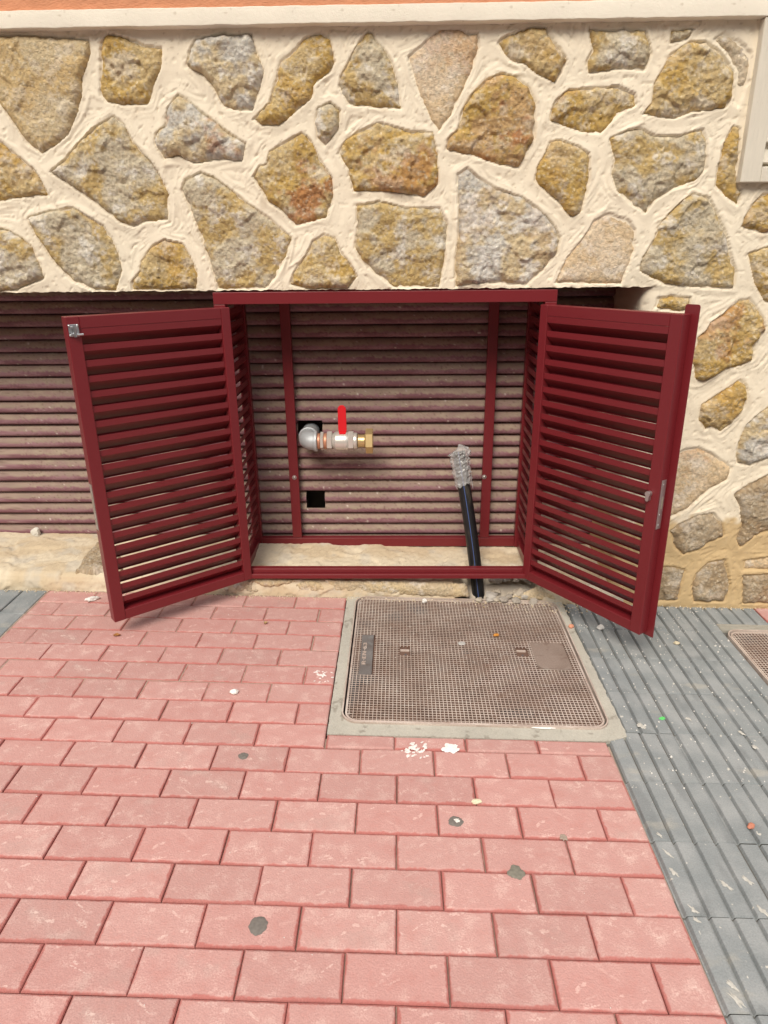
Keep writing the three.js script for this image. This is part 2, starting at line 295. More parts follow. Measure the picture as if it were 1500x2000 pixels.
// the wall goes on on both sides of the picture
function stray(x0, x1, y0, y1) {
  const nx = Math.round((x1 - x0) / 0.27), ny = Math.max(1, Math.round((y1 - y0) / 0.24));
  for (let j = 0; j < ny; j++) for (let i = 0; i < nx; i++) {
    const w = (x1 - x0) / nx, h = (y1 - y0) / ny, cx = x0 + (i + 0.5 + (j % 2 ? 0.2 : -0.15)) * w, cy = y0 + (j + 0.5) * h, poly = [], n = 8, ph = rr(0, 1);
    for (let k = 0; k < n; k++) { const a = (k + ph + rr(-0.3, 0.3)) / n * Math.PI * 2, q = rr(0.72, 1.02); poly.push([cx + Math.cos(a) * w * 0.44 * q, Math.min(1.92, cy + Math.sin(a) * h * 0.45 * q)]); }
    outlines.push({ kind: 'omogmb'[Math.floor(rnd() * 6)], poly, coarse: true });
  }
}
stray(-2.6, -1.16, 1.19, 1.93); stray(1.78, 2.95, 0.0, 1.45);

function ragged(poly, step, s, amp = 1) {                 // resampled outline with chipped edges
  let area = 0; for (let i = 0; i < poly.length; i++) { const a = poly[i], b = poly[(i + 1) % poly.length]; area += a[0] * b[1] - b[0] * a[1]; }
  const P = area < 0 ? poly.slice().reverse() : poly, out = [];
  for (let i = 0; i < P.length; i++) {
    const a = P[i], b = P[(i + 1) % P.length], L = Math.hypot(b[0] - a[0], b[1] - a[1]), n = Math.max(1, Math.round(L / step)), nx = (b[1] - a[1]) / L, ny = -(b[0] - a[0]) / L;
    for (let k = 0; k < n; k++) { const x = mix(a[0], b[0], k / n), y = mix(a[1], b[1], k / n), q = amp * (0.006 * N(x * 30, y * 30, s) + 0.0055 * N(x * 85, y * 85, s + 4)); out.push([x + nx * q, y + ny * q]); }
  }
  // take the hard corners off
  return out.map((p, i) => { const a = out[(i + out.length - 1) % out.length], b = out[(i + 1) % out.length]; return [p[0] * 0.6 + (a[0] + b[0]) * 0.2, p[1] * 0.6 + (a[1] + b[1]) * 0.2]; });
}
const OC = [0.54, 0.36, 0.11], TAN = [0.62, 0.50, 0.31], GR = [0.52, 0.48, 0.40], WH = [0.80, 0.775, 0.725], DK = [0.25, 0.175, 0.085], RU = [0.46, 0.20, 0.075], BR = [0.40, 0.30, 0.19], PEACH = [0.74, 0.60, 0.43];
const KIND = { //      base   patch  white rust dark  rough
  o: { a: OC, b: [0.60, 0.455, 0.23], wh: 0.42, ru: 0.12, dk: 0.85, ro: 1.0 }, t: { a: TAN, b: [0.60, 0.44, 0.22], wh: 0.3, ru: 0.05, dk: 0.45, ro: 0.6 },
  g: { a: [0.56, 0.53, 0.475], b: TAN, wh: 0.8, ru: 0.12, dk: 0.6, ro: 1.0 }, m: { a: [0.57, 0.495, 0.36], b: [0.55, 0.40, 0.17], wh: 0.62, ru: 0.05, dk: 0.7, ro: 0.9 },
  p: { a: PEACH, b: [0.68, 0.52, 0.33], wh: 0.4, ru: 0.3, dk: 0.15, ro: 0.3 }, r: { a: OC, b: [0.55, 0.36, 0.17], wh: 0.3, ru: 0.85, dk: 0.75, ro: 1.0 },
  b: { a: BR, b: [0.45, 0.36, 0.25], wh: 0.3, ru: 0.15, dk: 0.7, ro: 0.9 }, w: { a: [0.62, 0.53, 0.40], b: [0.55, 0.46, 0.33], wh: 0.7, ru: 0.05, dk: 0.5, ro: 0.8 },
  s: { a: [0.66, 0.53, 0.33], b: [0.60, 0.49, 0.33], wh: 0.5, ru: 0.05, dk: 0.25, ro: 0.4 },
};
function stoneColor(x, y, s, K) {
  const n1 = fbm(x * 9, y * 9, s, 4), n2 = fbm(x * 15 + 5, y * 15, s + 20, 4), f1 = N(x * 76, y * 76, s + 3), f2 = N(x * 140, y * 140, s + 8), f3 = N(x * 45, y * 45, s + 13);
  let c = mix3(K.a, K.b, sst(-0.12, 0.12, n1 + 0.2 * f3));
  c = mix3(c, WH, K.wh * sst(0.08, 0.30, n2 + 0.34 * f1 + 0.15 * f3));
  c = mix3(c, RU, K.ru * sst(0.06, 0.24, fbm(x * 7 + 30, y * 7, s + 40, 3) + 0.14 * f3 + 0.1 * f1));
  c = mix3(c, DK, K.dk * 0.66 * sst(0.16, 0.46, f1 * 0.8 + 0.6 * f2 + 0.15 * n1));
  c = mix3(c, [0.80, 0.72, 0.56], 0.55 * sst(0.16, 0.45, -f1 * 0.6 + 0.6 * N(x * 150, y * 150, s + 31)));
  const g = 0.92 + 0.44 * f2 + 0.22 * f1; return [c[0] * g, c[1] * g, c[2] * g];
}
function stoneGeo(poly, kind, s, o = {}) {
  const K = o.rust ? { ...KIND[kind], ru: o.rust } : KIND[kind], step = o.step || 0.0044, O = ragged(poly, step, s, o.edge ?? 1), n = O.length;
  let cx = 0, cy = 0; for (const p of O) { cx += p[0] / n; cy += p[1] / n; }
  const H = o.h ?? rr(0.017, 0.027), tx = rr(-0.06, 0.06), ty = rr(-0.07, 0.05), z0 = o.z ?? WZ;
  const P = [], C = [], U = [], I = [];
  let bx0 = 9, bx1 = -9, by0 = 9, by1 = -9; for (const p of O) { bx0 = Math.min(bx0, p[0]); bx1 = Math.max(bx1, p[0]); by0 = Math.min(by0, p[1]); by1 = Math.max(by1, p[1]); }
  const put = (x, y, e) => {
    const rise = 1 - Math.exp(-Math.max(0, e) / 0.0065), st = fbm(x * 8, y * 8, s + 60, 2);
    let h = H * rise + rise * K.ro * (0.013 * fbm(x * 8, y * 8, s + 9, 2) + 0.0075 * sst(-0.02, 0.03, st + 0.06 * N(x * 45, y * 45, s + 5)) + 0.004 * N(x * 34, y * 34, s + 1) - 0.0045 * Math.max(0, N(x * 62, y * 62, s + 2)) + 0.0052 * N(x * 105, y * 105, s + 6) - 0.003 * Math.max(0, N(x * 150, y * 150, s + 16))) + rise * (tx * (x - cx) + ty * (y - cy)) * 0.6;
    P.push(x, y, z0 - 0.010 + h); C.push(...stoneColor(x, y, s, K)); U.push(x, y);
  };
  const nu = Math.ceil((bx1 - bx0) / step) + 2, nv = Math.ceil((by1 - by0) / step) + 2, sd = new Float32Array((nu + 1) * (nv + 1)), near = [];
  for (let j = 0; j <= nv; j++) for (let i = 0; i <= nu; i++) {
    const jit = step * 0.55, x = bx0 + (i - 1) * step + jit * (hash(i, j, 3) - 0.5), y = by0 + (j - 1) * step + jit * (hash(i, j, 8) - 0.5), id = j * (nu + 1) + i;
    let d2 = 9, qx = x, qy = y, inside = false;
    for (let k = 0, m = n - 1; k < n; m = k++) {
      const ax = O[m][0], ay = O[m][1], ex = O[k][0] - ax, ey = O[k][1] - ay, t = Math.max(0, Math.min(1, ((x - ax) * ex + (y - ay) * ey) / (ex * ex + ey * ey + 1e-12))), px_ = ax + t * ex, py_ = ay + t * ey, dd = (x - px_) ** 2 + (y - py_) ** 2;
      if (dd < d2) { d2 = dd; qx = px_; qy = py_; }
      if ((O[k][1] > y) !== (ay > y) && x < (ax - O[k][0]) * (y - O[k][1]) / (ay - O[k][1]) + O[k][0]) inside = !inside;
    }
    sd[id] = Math.sqrt(d2) * (inside ? 1 : -1); near.push(inside ? [x, y] : [qx, qy]);
  }
  const vid = new Int32Array(sd.length).fill(-1), V = id => { if (vid[id] < 0) { vid[id] = P.length / 3; put(near[id][0], near[id][1], sd[id]); } return vid[id]; };
  for (let j = 0; j < nv; j++) for (let i = 0; i < nu; i++) {
    const a = j * (nu + 1) + i, b = a + 1, c = a + nu + 1, d = c + 1; if (Math.max(sd[a], sd[b], sd[c], sd[d]) <= 0) continue;
    if ((i + j) % 2) I.push(V(a), V(b), V(d), V(a), V(d), V(c)); else I.push(V(a), V(b), V(c), V(b), V(d), V(c));
  }
  const g = new THREE.BufferGeometry(); g.setAttribute('position', new THREE.Float32BufferAttribute(P, 3)); g.setAttribute('color', new THREE.Float32BufferAttribute(C, 3)); g.setAttribute('uv', new THREE.Float32BufferAttribute(U, 2));
  g.setIndex(I); g.computeVertexNormals(); return g;
}
const wall = thing('stone_wall', 'rubble masonry wall of ochre and grey stones in cream mortar above the shutter', 'wall');
outlines.forEach((o, i) => mesh(i ? `stone_${String(i).padStart(3, '0')}` : 'stone', stoneGeo(o.poly, o.kind, i * 5.3 + 1, { step: o.coarse ? 0.012 : 0.0044, rust: o.extra ? 0.25 + 0.3 * o.extra : 0, h: o.kind === 'w' ? 0.008 : o.kind === 'p' ? 0.014 : undefined }), M.stone, wall));

// mortar: brushed along the joints, lower where a stone sits
const boxes = outlines.map(o => { let a = 9, b = -9, c = 9, d = -9; for (const p of o.poly) { a = Math.min(a, p[0]); b = Math.max(b, p[0]); c = Math.min(c, p[1]); d = Math.max(d, p[1]); } return [a, b, c, d]; });
function distToStones(x, y) {                             // > 0 in the joint, < 0 under a stone
  let best = 0.09;
  for (let s = 0; s < outlines.length; s++) {
    const q = boxes[s]; if (x < q[0] - best || x > q[1] + best || y < q[2] - best || y > q[3] + best) continue;
    const P = outlines[s].poly; let inside = false, d2 = 1;
    for (let i = 0, j = P.length - 1; i < P.length; j = i++) {
      const ax = P[j][0], ay = P[j][1], bx = P[i][0] - ax, by = P[i][1] - ay, t = Math.max(0, Math.min(1, ((x - ax) * bx + (y - ay) * by) / (bx * bx + by * by))), dx = x - ax - t * bx, dy = y - ay - t * by;
      d2 = Math.min(d2, dx * dx + dy * dy);
      if ((P[i][1] > y) !== (P[j][1] > y) && x < (P[j][0] - P[i][0]) * (y - P[i][1]) / (P[j][1] - P[i][1]) + P[i][0]) inside = !inside;
    }
    const d = Math.sqrt(d2) * (inside ? -1 : 1); if (d < best) best = d;
  }
  return best;
}
const CREAM = [0.83, 0.745, 0.595], SAND = [0.60, 0.445, 0.245];
function mortarAt(x, y) {
  const d = distToStones(x, y), w = fbm(x * 5, y * 5, 3, 2);
  const stroke = N(d * 130 + w * 9, x * 10 + y * 3, y * 10 - x * 3), stroke2 = N(d * 230 + w * 14, x * 14, y * 14 + 40);
  let h = 0.0042 * stroke * sst(-0.2, 0.2, N(x * 8, y * 8, 9)) + 0.0030 * stroke2 * sst(-0.15, 0.25, N(x * 11, y * 11, 19)) + 0.005 * fbm(x * 11, y * 11, 5, 3) - 0.0028 * sst(0.38, 0.5, N(x * 60, y * 60, 33));
  h += 0.006 * Math.exp(-Math.max(0, d) / 0.016) - 0.004 * Math.exp(-Math.max(0, d) / 0.004);
  if (d < 0) h = -0.004;
  const low = sst(-0.03, 0.03, 0.34 - y + 0.13 * fbm(x * 6, y * 6, 14, 4) + 0.04 * N(x * 40, y * 40, 4));    // bare sand mortar below the painted joints
  const g = 1 + 0.04 * stroke + 0.05 * fbm(x * 30, y * 30, 44, 3);
  let c = mix3(CREAM, SAND, low);
  c = mix3(c, [0.60, 0.49, 0.36], 0.5 * sst(0.26, 0.5, fbm(x * 16, y * 16, 70, 4)));
  c = mix3(c, [0.36, 0.27, 0.18], 0.45 * sst(0.42, 0.6, N(x * 75, y * 75, 23)));
  return { h, c: [c[0] * g, c[1] * g, c[2] * g] };
}
const JX = 1.145;
function upperPatch(x0, x1, res) {
  const nu = Math.round((x1 - x0) / res), nv = Math.round((1.96 - SOFFIT) / res);
  return gridGeo(nu, nv, (i, j) => {
    const x = mix(x0, x1, i / nu), t = j / nv; let y = mix(SOFFIT, 1.96, t); const q = mortarAt(x, y);
    if (x < JX) y += (1 - t) ** 12 * (0.0035 * N(x * 38, 3) + 0.002 * N(x * 110, 8));
    return { p: [x, y, WZ + q.h], c: q.c };
  });
}
function lowerPatch(x0, x1, res, corner) {
  const nu = Math.round((x1 - x0) / res) + (corner ? 40 : 0), nv = Math.round((SOFFIT + 0.1) / res), rad = 0.05;
  return gridGeo(nu, nv, (i, j) => {
    const y = mix(-0.1, SOFFIT, j / nv);
    if (corner && i < 40) {                               // round the corner into the recess
      const k = i / 40, xw = x0 + rad, q = mortarAt(x0 + 0.05 * k, y); let x, z, nx, nz;
      if (k < 0.5) { x = x0; z = mix(-1.5, WZ - rad, k / 0.5); nx = -1; nz = 0; } else { const a = Math.PI / 2 * (1 - (k - 0.5) / 0.5); nx = -Math.sin(a); nz = Math.cos(a); x = xw + nx * rad; z = WZ - rad + nz * rad; }
      return { p: [x + nx * q.h, y, z + nz * q.h], c: q.c, uv: [x - z, y] };
    }
    const x = corner ? mix(x0 + rad, x1, (i - 40) / (nu - 40)) : mix(x0, x1, i / nu), q = mortarAt(x, y);
    return { p: [x, y, WZ + q.h], c: q.c };
  });
}
mesh('mortar', upperPatch(-1.35, 1.82, 0.0042), M.mortar, wall);
mesh('mortar', upperPatch(-2.7, -1.35, 0.013), M.mortar, wall);
mesh('mortar', upperPatch(1.82, 3.1, 0.013), M.mortar, wall);
mesh('mortar', lowerPatch(JX, 1.82, 0.0052, true), M.mortar, wall);
mesh('mortar', lowerPatch(1.82, 3.1, 0.013, false), M.mortar, wall);
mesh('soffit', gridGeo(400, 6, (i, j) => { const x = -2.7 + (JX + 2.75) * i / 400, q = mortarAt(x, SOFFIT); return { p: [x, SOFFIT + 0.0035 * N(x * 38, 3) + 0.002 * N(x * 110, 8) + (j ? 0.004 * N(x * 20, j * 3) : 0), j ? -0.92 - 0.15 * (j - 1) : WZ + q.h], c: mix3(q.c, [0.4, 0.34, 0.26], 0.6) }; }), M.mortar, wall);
mesh('wall_core', box(-3, 3.1, 1.19, 1.974, -1.75, -0.93, 0), M.core, wall);
mesh('wall_core', box(JX + 0.06, 3.1, -0.1, 1.19, -1.75, -0.96, 0), M.core, wall);
mesh('wall_core', box(-3, -2.68, -0.1, 1.19, -1.75, -0.91, 0), M.core, wall);
mesh('recess_back', box(-2.7, 1.25, -0.1, 1.2, -1.80, -1.752, 0), M.core, wall);

// rendered wall above, moulding, vent
const renderTex = tex(512, 512, (u, v) => { const n = tfbm(u, v, 6, 40, 4), f = tnoise(u, v, 170, 3), h = tnoise(u, v, 80, 13); const g = 0.86 + 0.22 * n + 0.10 * (f - 0.5) + 0.12 * (h - 0.5); return [0.60 * g, 0.265 * g, 0.145 * g]; }, true, [2, 2]);
const bigWall = thing('rendered_wall', 'orange rendered house wall above the white moulding', 'wall');
mesh('render_coat', box(-3, 3.1, 1.975, 4.6, -1.75, -0.898, 0), std([1, 1, 1], 0.92, { map: renderTex, bumpMap: fineTex, bumpScale: 0.003 }), bigWall);
const plasterTex = tex(512, 512, (u, v) => { const n = tfbm(u, v, 5, 60, 5), s = tnoise(u, v, 60, 8), k = tfbm(u, v, 14, 91, 3); let g = 0.93 + 0.12 * n; let c = [0.87 * g, 0.81 * g, 0.69 * g]; c = mix3(c, [0.55, 0.47, 0.36], 0.5 * sst(0.72, 0.85, 0.6 * k + 0.4 * s)); return c; }, true, [2, 2]);
M.plaster = std([1, 1, 1], 0.85, { map: plasterTex, bumpMap: fineTex, bumpScale: 0.0015 });
const mould = thing('moulding', 'white painted moulding band between orange render and stone wall', 'moulding');
function barGeo(L, h, d, s) {                              // hand-run plaster bar along x, slightly wavy arrises
  const prof = [[0, 0], [0, d - 0.003], [0.002, d], [h - 0.002, d], [h, d - 0.003], [h, 0]], n = Math.round(L / 0.008);
  return gridGeo(n, prof.length - 1, (i, j) => { const x = L * i / n, w = 0.0022 * N(x * 14, j * 0.4, s) + 0.0010 * N(x * 60, j * 2, s); return { p: [x, prof[j][0] + (j < 3 ? w : w * 0.5), prof[j][1] + (j > 0 && j < 5 ? 0.5 * w : 0)], uv: [x, prof[j][0] + prof[j][1]] }; });
}
mesh('band', barGeo(6.1, 0.046, 0.036, 5).translate(-3, 1.932, -0.905), M.plaster, mould);
const vent = thing('wall_vent', 'white plaster louvre vent set into the stone wall below the moulding', 'vent', [1.392, 1.487, WZ]);
mesh('frame_side', box(0, 0.062, 0, 0.4435, -0.02, 0.032, 0.003), M.plaster, vent);
mesh('frame_bottom', box(0.0625, 1.0, 0, 0.045, -0.02, 0.0315, 0.003), M.plaster, vent);
mesh('frame_top', box(0.0625, 1.0, 0.405, 0.443, -0.02, 0.0315, 0.003), M.plaster, vent);
mesh('frame_side', box(1.0005, 1.06, 0, 0.4435, -0.02, 0.032, 0.003), M.plaster, vent);
for (let k = 0; k < 6; k++) { const g = new RoundedBoxGeometry(0.936, 0.044, 0.012, 2, 0.002); g.rotateX(-0.42); mesh('louvre', g.translate(0.5315, 0.075 + k * 0.0585, 0.008), M.plaster, vent); }
mesh('vent_back', box(0.03, 1.03, 0.01, 0.44, -0.026, -0.022, 0), M.core, vent);

// ---------------------------------------------------------------- sill under the shutter
const sill = thing('wall_sill', 'rough cream cement sill under the shutter and cabinet, broken open at the pipe', 'sill');
const hole = (x, z) => sst(0.06, 0.0, Math.abs(x - 0.705) - 0.115 + 0.03 * N(x * 20, z * 20, 3)) * sst(-1.06, -1.00, z + 0.03 * N(x * 15, 8));
{
  const prof = [[-0.905, -0.1], [-0.905, -0.03], [-0.906, 0.01], [-0.909, 0.035], [-0.917, 0.053], [-0.932, 0.062]];
  const pts = [];
  for (let i = 0; i < prof.length - 1; i++) for (let k = 0; k < 5; k++) pts.push([mix(prof[i][0], prof[i + 1][0], k / 5), mix(prof[i][1], prof[i + 1][1], k / 5)]);
  for (let k = 0; k <= 64; k++) { const t = k / 64; pts.push([mix(-0.932, -1.40, t), mix(0.062, 0.118, t)]); }
  const x0 = -2.7, x1 = 1.2, nu = 640;
  mesh('cement', gridGeo(nu, pts.length - 1, (i, j) => {
    const x = mix(x0, x1, i / nu); let [z, y] = pts[j]; const hh = hole(x, z), top = sst(0.02, 0.07, y);
    const rough = 0.006 * fbm(x * 9, z * 9 + y * 9, 4, 3) + 0.003 * N(x * 60, z * 60 + y * 60, 7) + 0.006 * sst(0.02, 0.06, fbm(x * 4, z * 7 + y * 7, 12, 3));
    y += gy(x) + top * rough; z += (1 - top) * rough * 0.8;
    y -= hh * top * (0.085 - 0.02 * N(x * 30, z * 30, 2)); z -= hh * (1 - top) * 0.10;
    const n = fbm(x * 5, z * 8 + y * 8, 30, 4), f = N(x * 120, (z + y) * 120, 9), k = fbm(x * 11 + 7, (z + y) * 14, 51, 3);
    let c = mix3([0.69, 0.60, 0.45], [0.61, 0.50, 0.345], sst(-0.1, 0.2, n)); c = mix3(c, [0.57, 0.52, 0.43], 0.7 * sst(0.05, 0.3, k));
    c = mix3(c, [0.34, 0.27, 0.19], 0.5 * sst(0.35, 0.6, f)); c = mix3(c, [0.52, 0.46, 0.38], hh);
    const g = 1 + 0.07 * f; return { p: [x, y, z], c: [c[0] * g, c[1] * g, c[2] * g], uv: [x, z + y] };
  }), M.mortar, sill);
  const E5 = [400, 1000], F5 = [850, 1030], G3 = [0, 550];
  const slabs = [
    ['s', px(E5, 5, [478,655, 700,650, 945,652, 940,690, 860,700, 720,745, 560,740, 485,710])],
    ['s', px(E5, 5, [800,775, 870,715, 980,685, 1080,690, 1140,720, 1215,735, 1210,795, 960,798, 830,792])],
    ['s', px(A, 1, [633,1131, 720,1130, 890,1132, 908,1142, 917,1155, 917,1170, 800,1166, 690,1160, 646,1159, 642,1146])],
    ['w', px(E5, 5, [180,745, 400,665, 470,672, 478,735, 540,775, 538,795, 300,795, 60,790])],
    ['s', px(F5, 5, [720,690, 900,645, 1000,585, 1120,645, 1180,685, 1260,722, 1250,752, 1100,722, 900,745, 780,722])],
  ];
  // flat brown stone showing through the cement of the sloping top
  const sl = 0.118, lie = px(G3, 2.727, [396,1560, 430,1490, 515,1400, 640,1450, 640,1600, 520,1625, 400,1600]).map(([u, v]) => { const d = ray(u, v), o = EYE, k0 = 0.064 + 0.932 * -sl; const t = (k0 + SLOPE * o.x - sl * o.z - o.y) / (d.y - SLOPE * d.x + sl * d.z); const q = o.clone().addScaledVector(d, t); return [q.x, -Math.min(q.z, -0.925)]; });
  const lg = stoneGeo(lie, 'b', 411, { h: 0.028, z: 0 }), lp = lg.attributes.position;
  for (let i = 0; i < lp.count; i++) { const x = lp.getX(i), z = -lp.getY(i), h = lp.getZ(i); lp.setXYZ(i, x, 0.064 + gy(x) + (-0.932 - z) * sl + h, z); }
  lg.computeVertexNormals(); mesh('slab', lg, M.stone, sill);
  slabs.forEach(([k, p], i) => mesh(`slab_${String(i + 1).padStart(3, '0')}`, stoneGeo(p.map(([u, v]) => { const q = onWall(u, v, -0.9); return [q.x, Math.min(q.y, 0.066 + gy(q.x))]; }), k, 300 + i * 7, { h: 0.011, z: -0.905 }), M.stone, sill));
}

// ---------------------------------------------------------------- roller shutter
const shutter = thing('roller_shutter', 'dusty mauve corrugated roller shutter behind the cabinet', 'shutter');
{
  const SZ = -1.262, PITCH_S = 0.0497, holes = [[-0.095, -0.014, 0.2535, 0.3295], [-0.115, -0.012, 0.555, 0.637]];
  const prof = [[0.0505, -0.012], [0.048, -0.004], [0.043, 0.003], [0.036, 0.0095], [0.027, 0.0145], [0.019, 0.0168], [0.013, 0.0168], [0.008, 0.0148], [0.0045, 0.010], [0.003, 0.002], [0.0025, -0.014]];
  const sub = []; for (let i = 0; i < prof.length - 1; i++) { sub.push(prof[i]); sub.push([(prof[i][0] + prof[i + 1][0]) / 2, (prof[i][1] + prof[i + 1][1]) / 2]); } sub.push(prof.at(-1));
  const xs = []; for (let x = -2.66; x < -1.3; x += 0.03) xs.push(x); for (let x = -1.3; x < 1.16; x += 0.0062) xs.push(x);
  for (const h of holes) xs.push(h[0], h[1]); xs.sort((a, b) => a - b);
  for (let k = 0; k < 22; k++) {
    const yb = 0.0757 + k * PITCH_S;
    const g = gridGeo(xs.length - 1, sub.length - 1, (i, j) => {
      const x = xs[i], [dy, dz] = sub[j], y = yb + dy;
      const sag = 0.0012 * N(x * 1.5, k * 9.1) ;
      const edge = 0.0235 + 0.006 * N(x * 3.5, k * 3.3, 4) + 0.0065 * N(x * 60, k * 5, 5) + 0.004 * N(x * 140, k * 5, 6);         // ragged lower limit of the dust that lies on the upper half of each slat
      const dust = sst(edge - 0.003, edge + 0.004, dy) * sst(0.052, 0.040, dy + 0.004 * N(x * 90, k, 3) - 0.003) * (0.78 + 0.35 * N(x * 22, y * 60, 8));
      const f = N(x * 150, y * 150, 3), n = fbm(x * 8, k * 2.2 + dy * 20, 17, 3);
      let c = mix3([0.20, 0.085, 0.105], [0.28, 0.15, 0.17], sst(-0.25, 0.3, n + 0.3 * f));
      c = mix3(c, mix3([0.35, 0.275, 0.205], [0.28, 0.215, 0.16], sst(-0.2, 0.3, n)), Math.min(1, Math.max(0, dust)));
      c = mix3(c, [0.13, 0.07, 0.05], 0.6 * sst(0.36, 0.52, N(x * 85, y * 120, 12) + 0.1 * f));
      c = mix3(c, [0.75, 0.68, 0.6], 0.6 * sst(0.55, 0.66, N(x * 70, y * 70, 41)));
      const q = 1 + 0.12 * f; return { p: [x, y + sag, SZ + dz], c: [c[0] * q, c[1] * q, c[2] * q], uv: [x, y] };
    }, (i, j) => { const x = (xs[i] + xs[i + 1]) / 2, y = yb + (sub[j][0] + sub[j + 1][0]) / 2; return holes.some(h => x > h[0] && x < h[1] && y > h[2] && y < h[3]); });
    mesh(k ? `slat_${String(k).padStart(3, '0')}` : 'slat', g, new THREE.MeshStandardMaterial({ vertexColors: true, roughness: 0.72, side: THREE.DoubleSide }), shutter);
  }
}

// ---------------------------------------------------------------- the red louvred cabinet
const cabinet = thing('utility_cabinet', 'dark red louvred steel cabinet frame with both doors standing open', 'cabinet');
const CX0 = -0.332, CX1 = 0.847, CY0 = 0.085, CY1 = 1.166, CF = -0.900, CB = -1.235;
const zShape = (lip, w, drop, tail, th) => { const s = new THREE.Shape(); const a = 0.003; s.moveTo(-a, 0); s.lineTo(-a, -lip); s.lineTo(-a - w, -lip - drop); s.lineTo(-a - w, -lip - drop - tail); s.lineTo(-a - w - th, -lip - drop - tail); s.lineTo(-a - w - th, -lip - drop + 0.0006); s.lineTo(-a - th, -lip + 0.0006); s.lineTo(-a - th, 0); return s; };
function slatGeo(L) {
  const pts = zShape(0.0195, 0.031, 0.0308, 0.0045, 0.0016).getPoints(), n = pts.length, P = [], I = [];
  for (const x of [0, L]) for (const p of pts) P.push(x, p.y, p.x);
  for (let i = 0; i < n; i++) { const j = (i + 1) % n; I.push(i, j, n + j, i, n + j, n + i); }
  let g = new THREE.BufferGeometry(); g.setAttribute('position', new THREE.Float32BufferAttribute(P, 3)); g.setIndex(I);
  g = g.toNonIndexed(); const uv = [], q = g.attributes.position; for (let i = 0; i < q.count; i++) uv.push(q.getX(i), q.getY(i) + q.getZ(i)); g.setAttribute('uv', new THREE.Float32BufferAttribute(uv, 2));
  g.computeVertexNormals(); return g;
}
const C = (name, g, m = M.red) => mesh(name, g, m, cabinet);
C('post', box(CX0, CX0 + 0.04, CY0, CY1 - 0.0405, CF - 0.04, CF)); C('post', box(CX1 - 0.04, CX1, CY0, CY1 - 0.0405, CF - 0.04, CF));
C('post', box(CX0, CX0 + 0.04, CY0, CY1 - 0.0405, CB, CB + 0.03)); C('post', box(CX1 - 0.04, CX1, CY0, CY1 - 0.0405, CB, CB + 0.03));
C('header', box(CX0, CX1, CY1 - 0.04, CY1, CF - 0.04, CF)); C('back_header', box(CX0, CX1, CY1 - 0.04, CY1, CB, CB + 0.03));
C('threshold', box(CX0 + 0.0405, CX1 - 0.0405, CY0, CY0 + 0.018, CF - 0.032, CF + 0.012)); C('threshold_stop', box(CX0 + 0.0405, CX1 - 0.0405, CY0 + 0.0182, CY0 + 0.036, CF - 0.032, CF - 0.004));
C('back_rail', box(CX0 + 0.0405, CX1 - 0.0405, CY0 + 0.002, CY0 + 0.042, CB, CB + 0.03));
C('back_upright', box(-0.156, -0.117, CY0 + 0.043, CY1 - 0.041, CB + 0.004, CB + 0.029)); C('back_upright', box(0.656, 0.695, CY0 + 0.043, CY1 - 0.041, CB + 0.004, CB + 0.029));
for (const x of [-0.1345, 0.664]) { const g = mergeGeometries([new THREE.CylinderGeometry(0.0095, 0.0095, 0.002, 20), new THREE.SphereGeometry(0.0062, 12, 8, 0, Math.PI * 2, 0, Math.PI / 2).translate(0, 0.0008, 0)]); C('bolt', g.rotateX(Math.PI / 2).translate(x, 0.404, CB + 0.0305), M.steel); }
for (const [xa, xb] of [[CX0, CX0 + 0.03], [CX1 - 0.03, CX1]]) { C('side_rail', box(xa, xb, CY0, CY0 + 0.035, CB + 0.0305, CF - 0.0405)); C('side_rail', box(xa, xb, CY1 - 0.038, CY1, CB + 0.0305, CF - 0.0405)); }
{
  const L = CF - 0.041 - (CB + 0.031), g = slatGeo(L);
  for (const s of [-1, 1]) for (let k = 0; k < 20; k++) {  // side louvres, lip to the inside
    const m = C('side_slat', g); m.rotation.y = s < 0 ? Math.PI / 2 : -Math.PI / 2;
    m.position.set(s < 0 ? CX0 + 0.036 : CX1 - 0.036, 1.105 - k * 0.0478, s < 0 ? CF - 0.041 : CB + 0.031);
  }
}
// doors: local x runs from the hinge to the free edge (times side), z = 0 is the inner face we look at
const DW = 0.541, DH = 1.033, DB = 0.0845, DT = 0.04;
function door(side, hinge, angle, label) {
  const d = new THREE.Group(); d.name = 'door'; d.position.set(hinge[0], DB, hinge[1]); d.rotation.y = angle; d.userData.label = label; cabinet.add(d);
  const X = (a, b) => side > 0 ? [a, b] : [-b, -a], p = (name, g, m = M.red) => mesh(name, g, m, d);
  const bx = (a, b, y0, y1, z0, z1, r) => { const [q, w] = X(a, b); return box(q, w, y0, y1, z0, z1, r); };
  p('stile', bx(0, 0.034, 0, DH, -DT, 0, 0.0025)); p('stile', bx(DW - 0.040, DW, 0, DH, -DT, 0, 0.0025));
  p('rail', bx(0.0342, DW - 0.0402, DH - 0.036, DH - 0.0003, -DT, -0.0004, 0.002)); p('rail', bx(0.0342, DW - 0.0402, 0.0003, 0.037, -DT, -0.0004, 0.002));
  p('filler_strip', bx(0.0345, DW - 0.0405, DH - 0.0575, DH - 0.0362, -0.0045, -0.0015, 0.0005));
  const L = DW - 0.0405 - 0.0345, g = slatGeo(L);
  for (let k = -1; k < 19; k++) { const m = p('slat', g); m.position.set(side > 0 ? 0.0345 : -0.0345 - L, 0.9485 - k * 0.0478, -0.002); }
  for (const y of [0.12, 0.9]) p('hinge', new THREE.CylinderGeometry(0.007, 0.007, 0.07, 14).translate(side * -0.004, y, -DT - 0.004));
  return { d, p, bx };
}
const left = door(-1, [-0.274, -0.888], THREE.MathUtils.degToRad(40.26), 'passive door leaf with small zinc bolt in its upper corner');
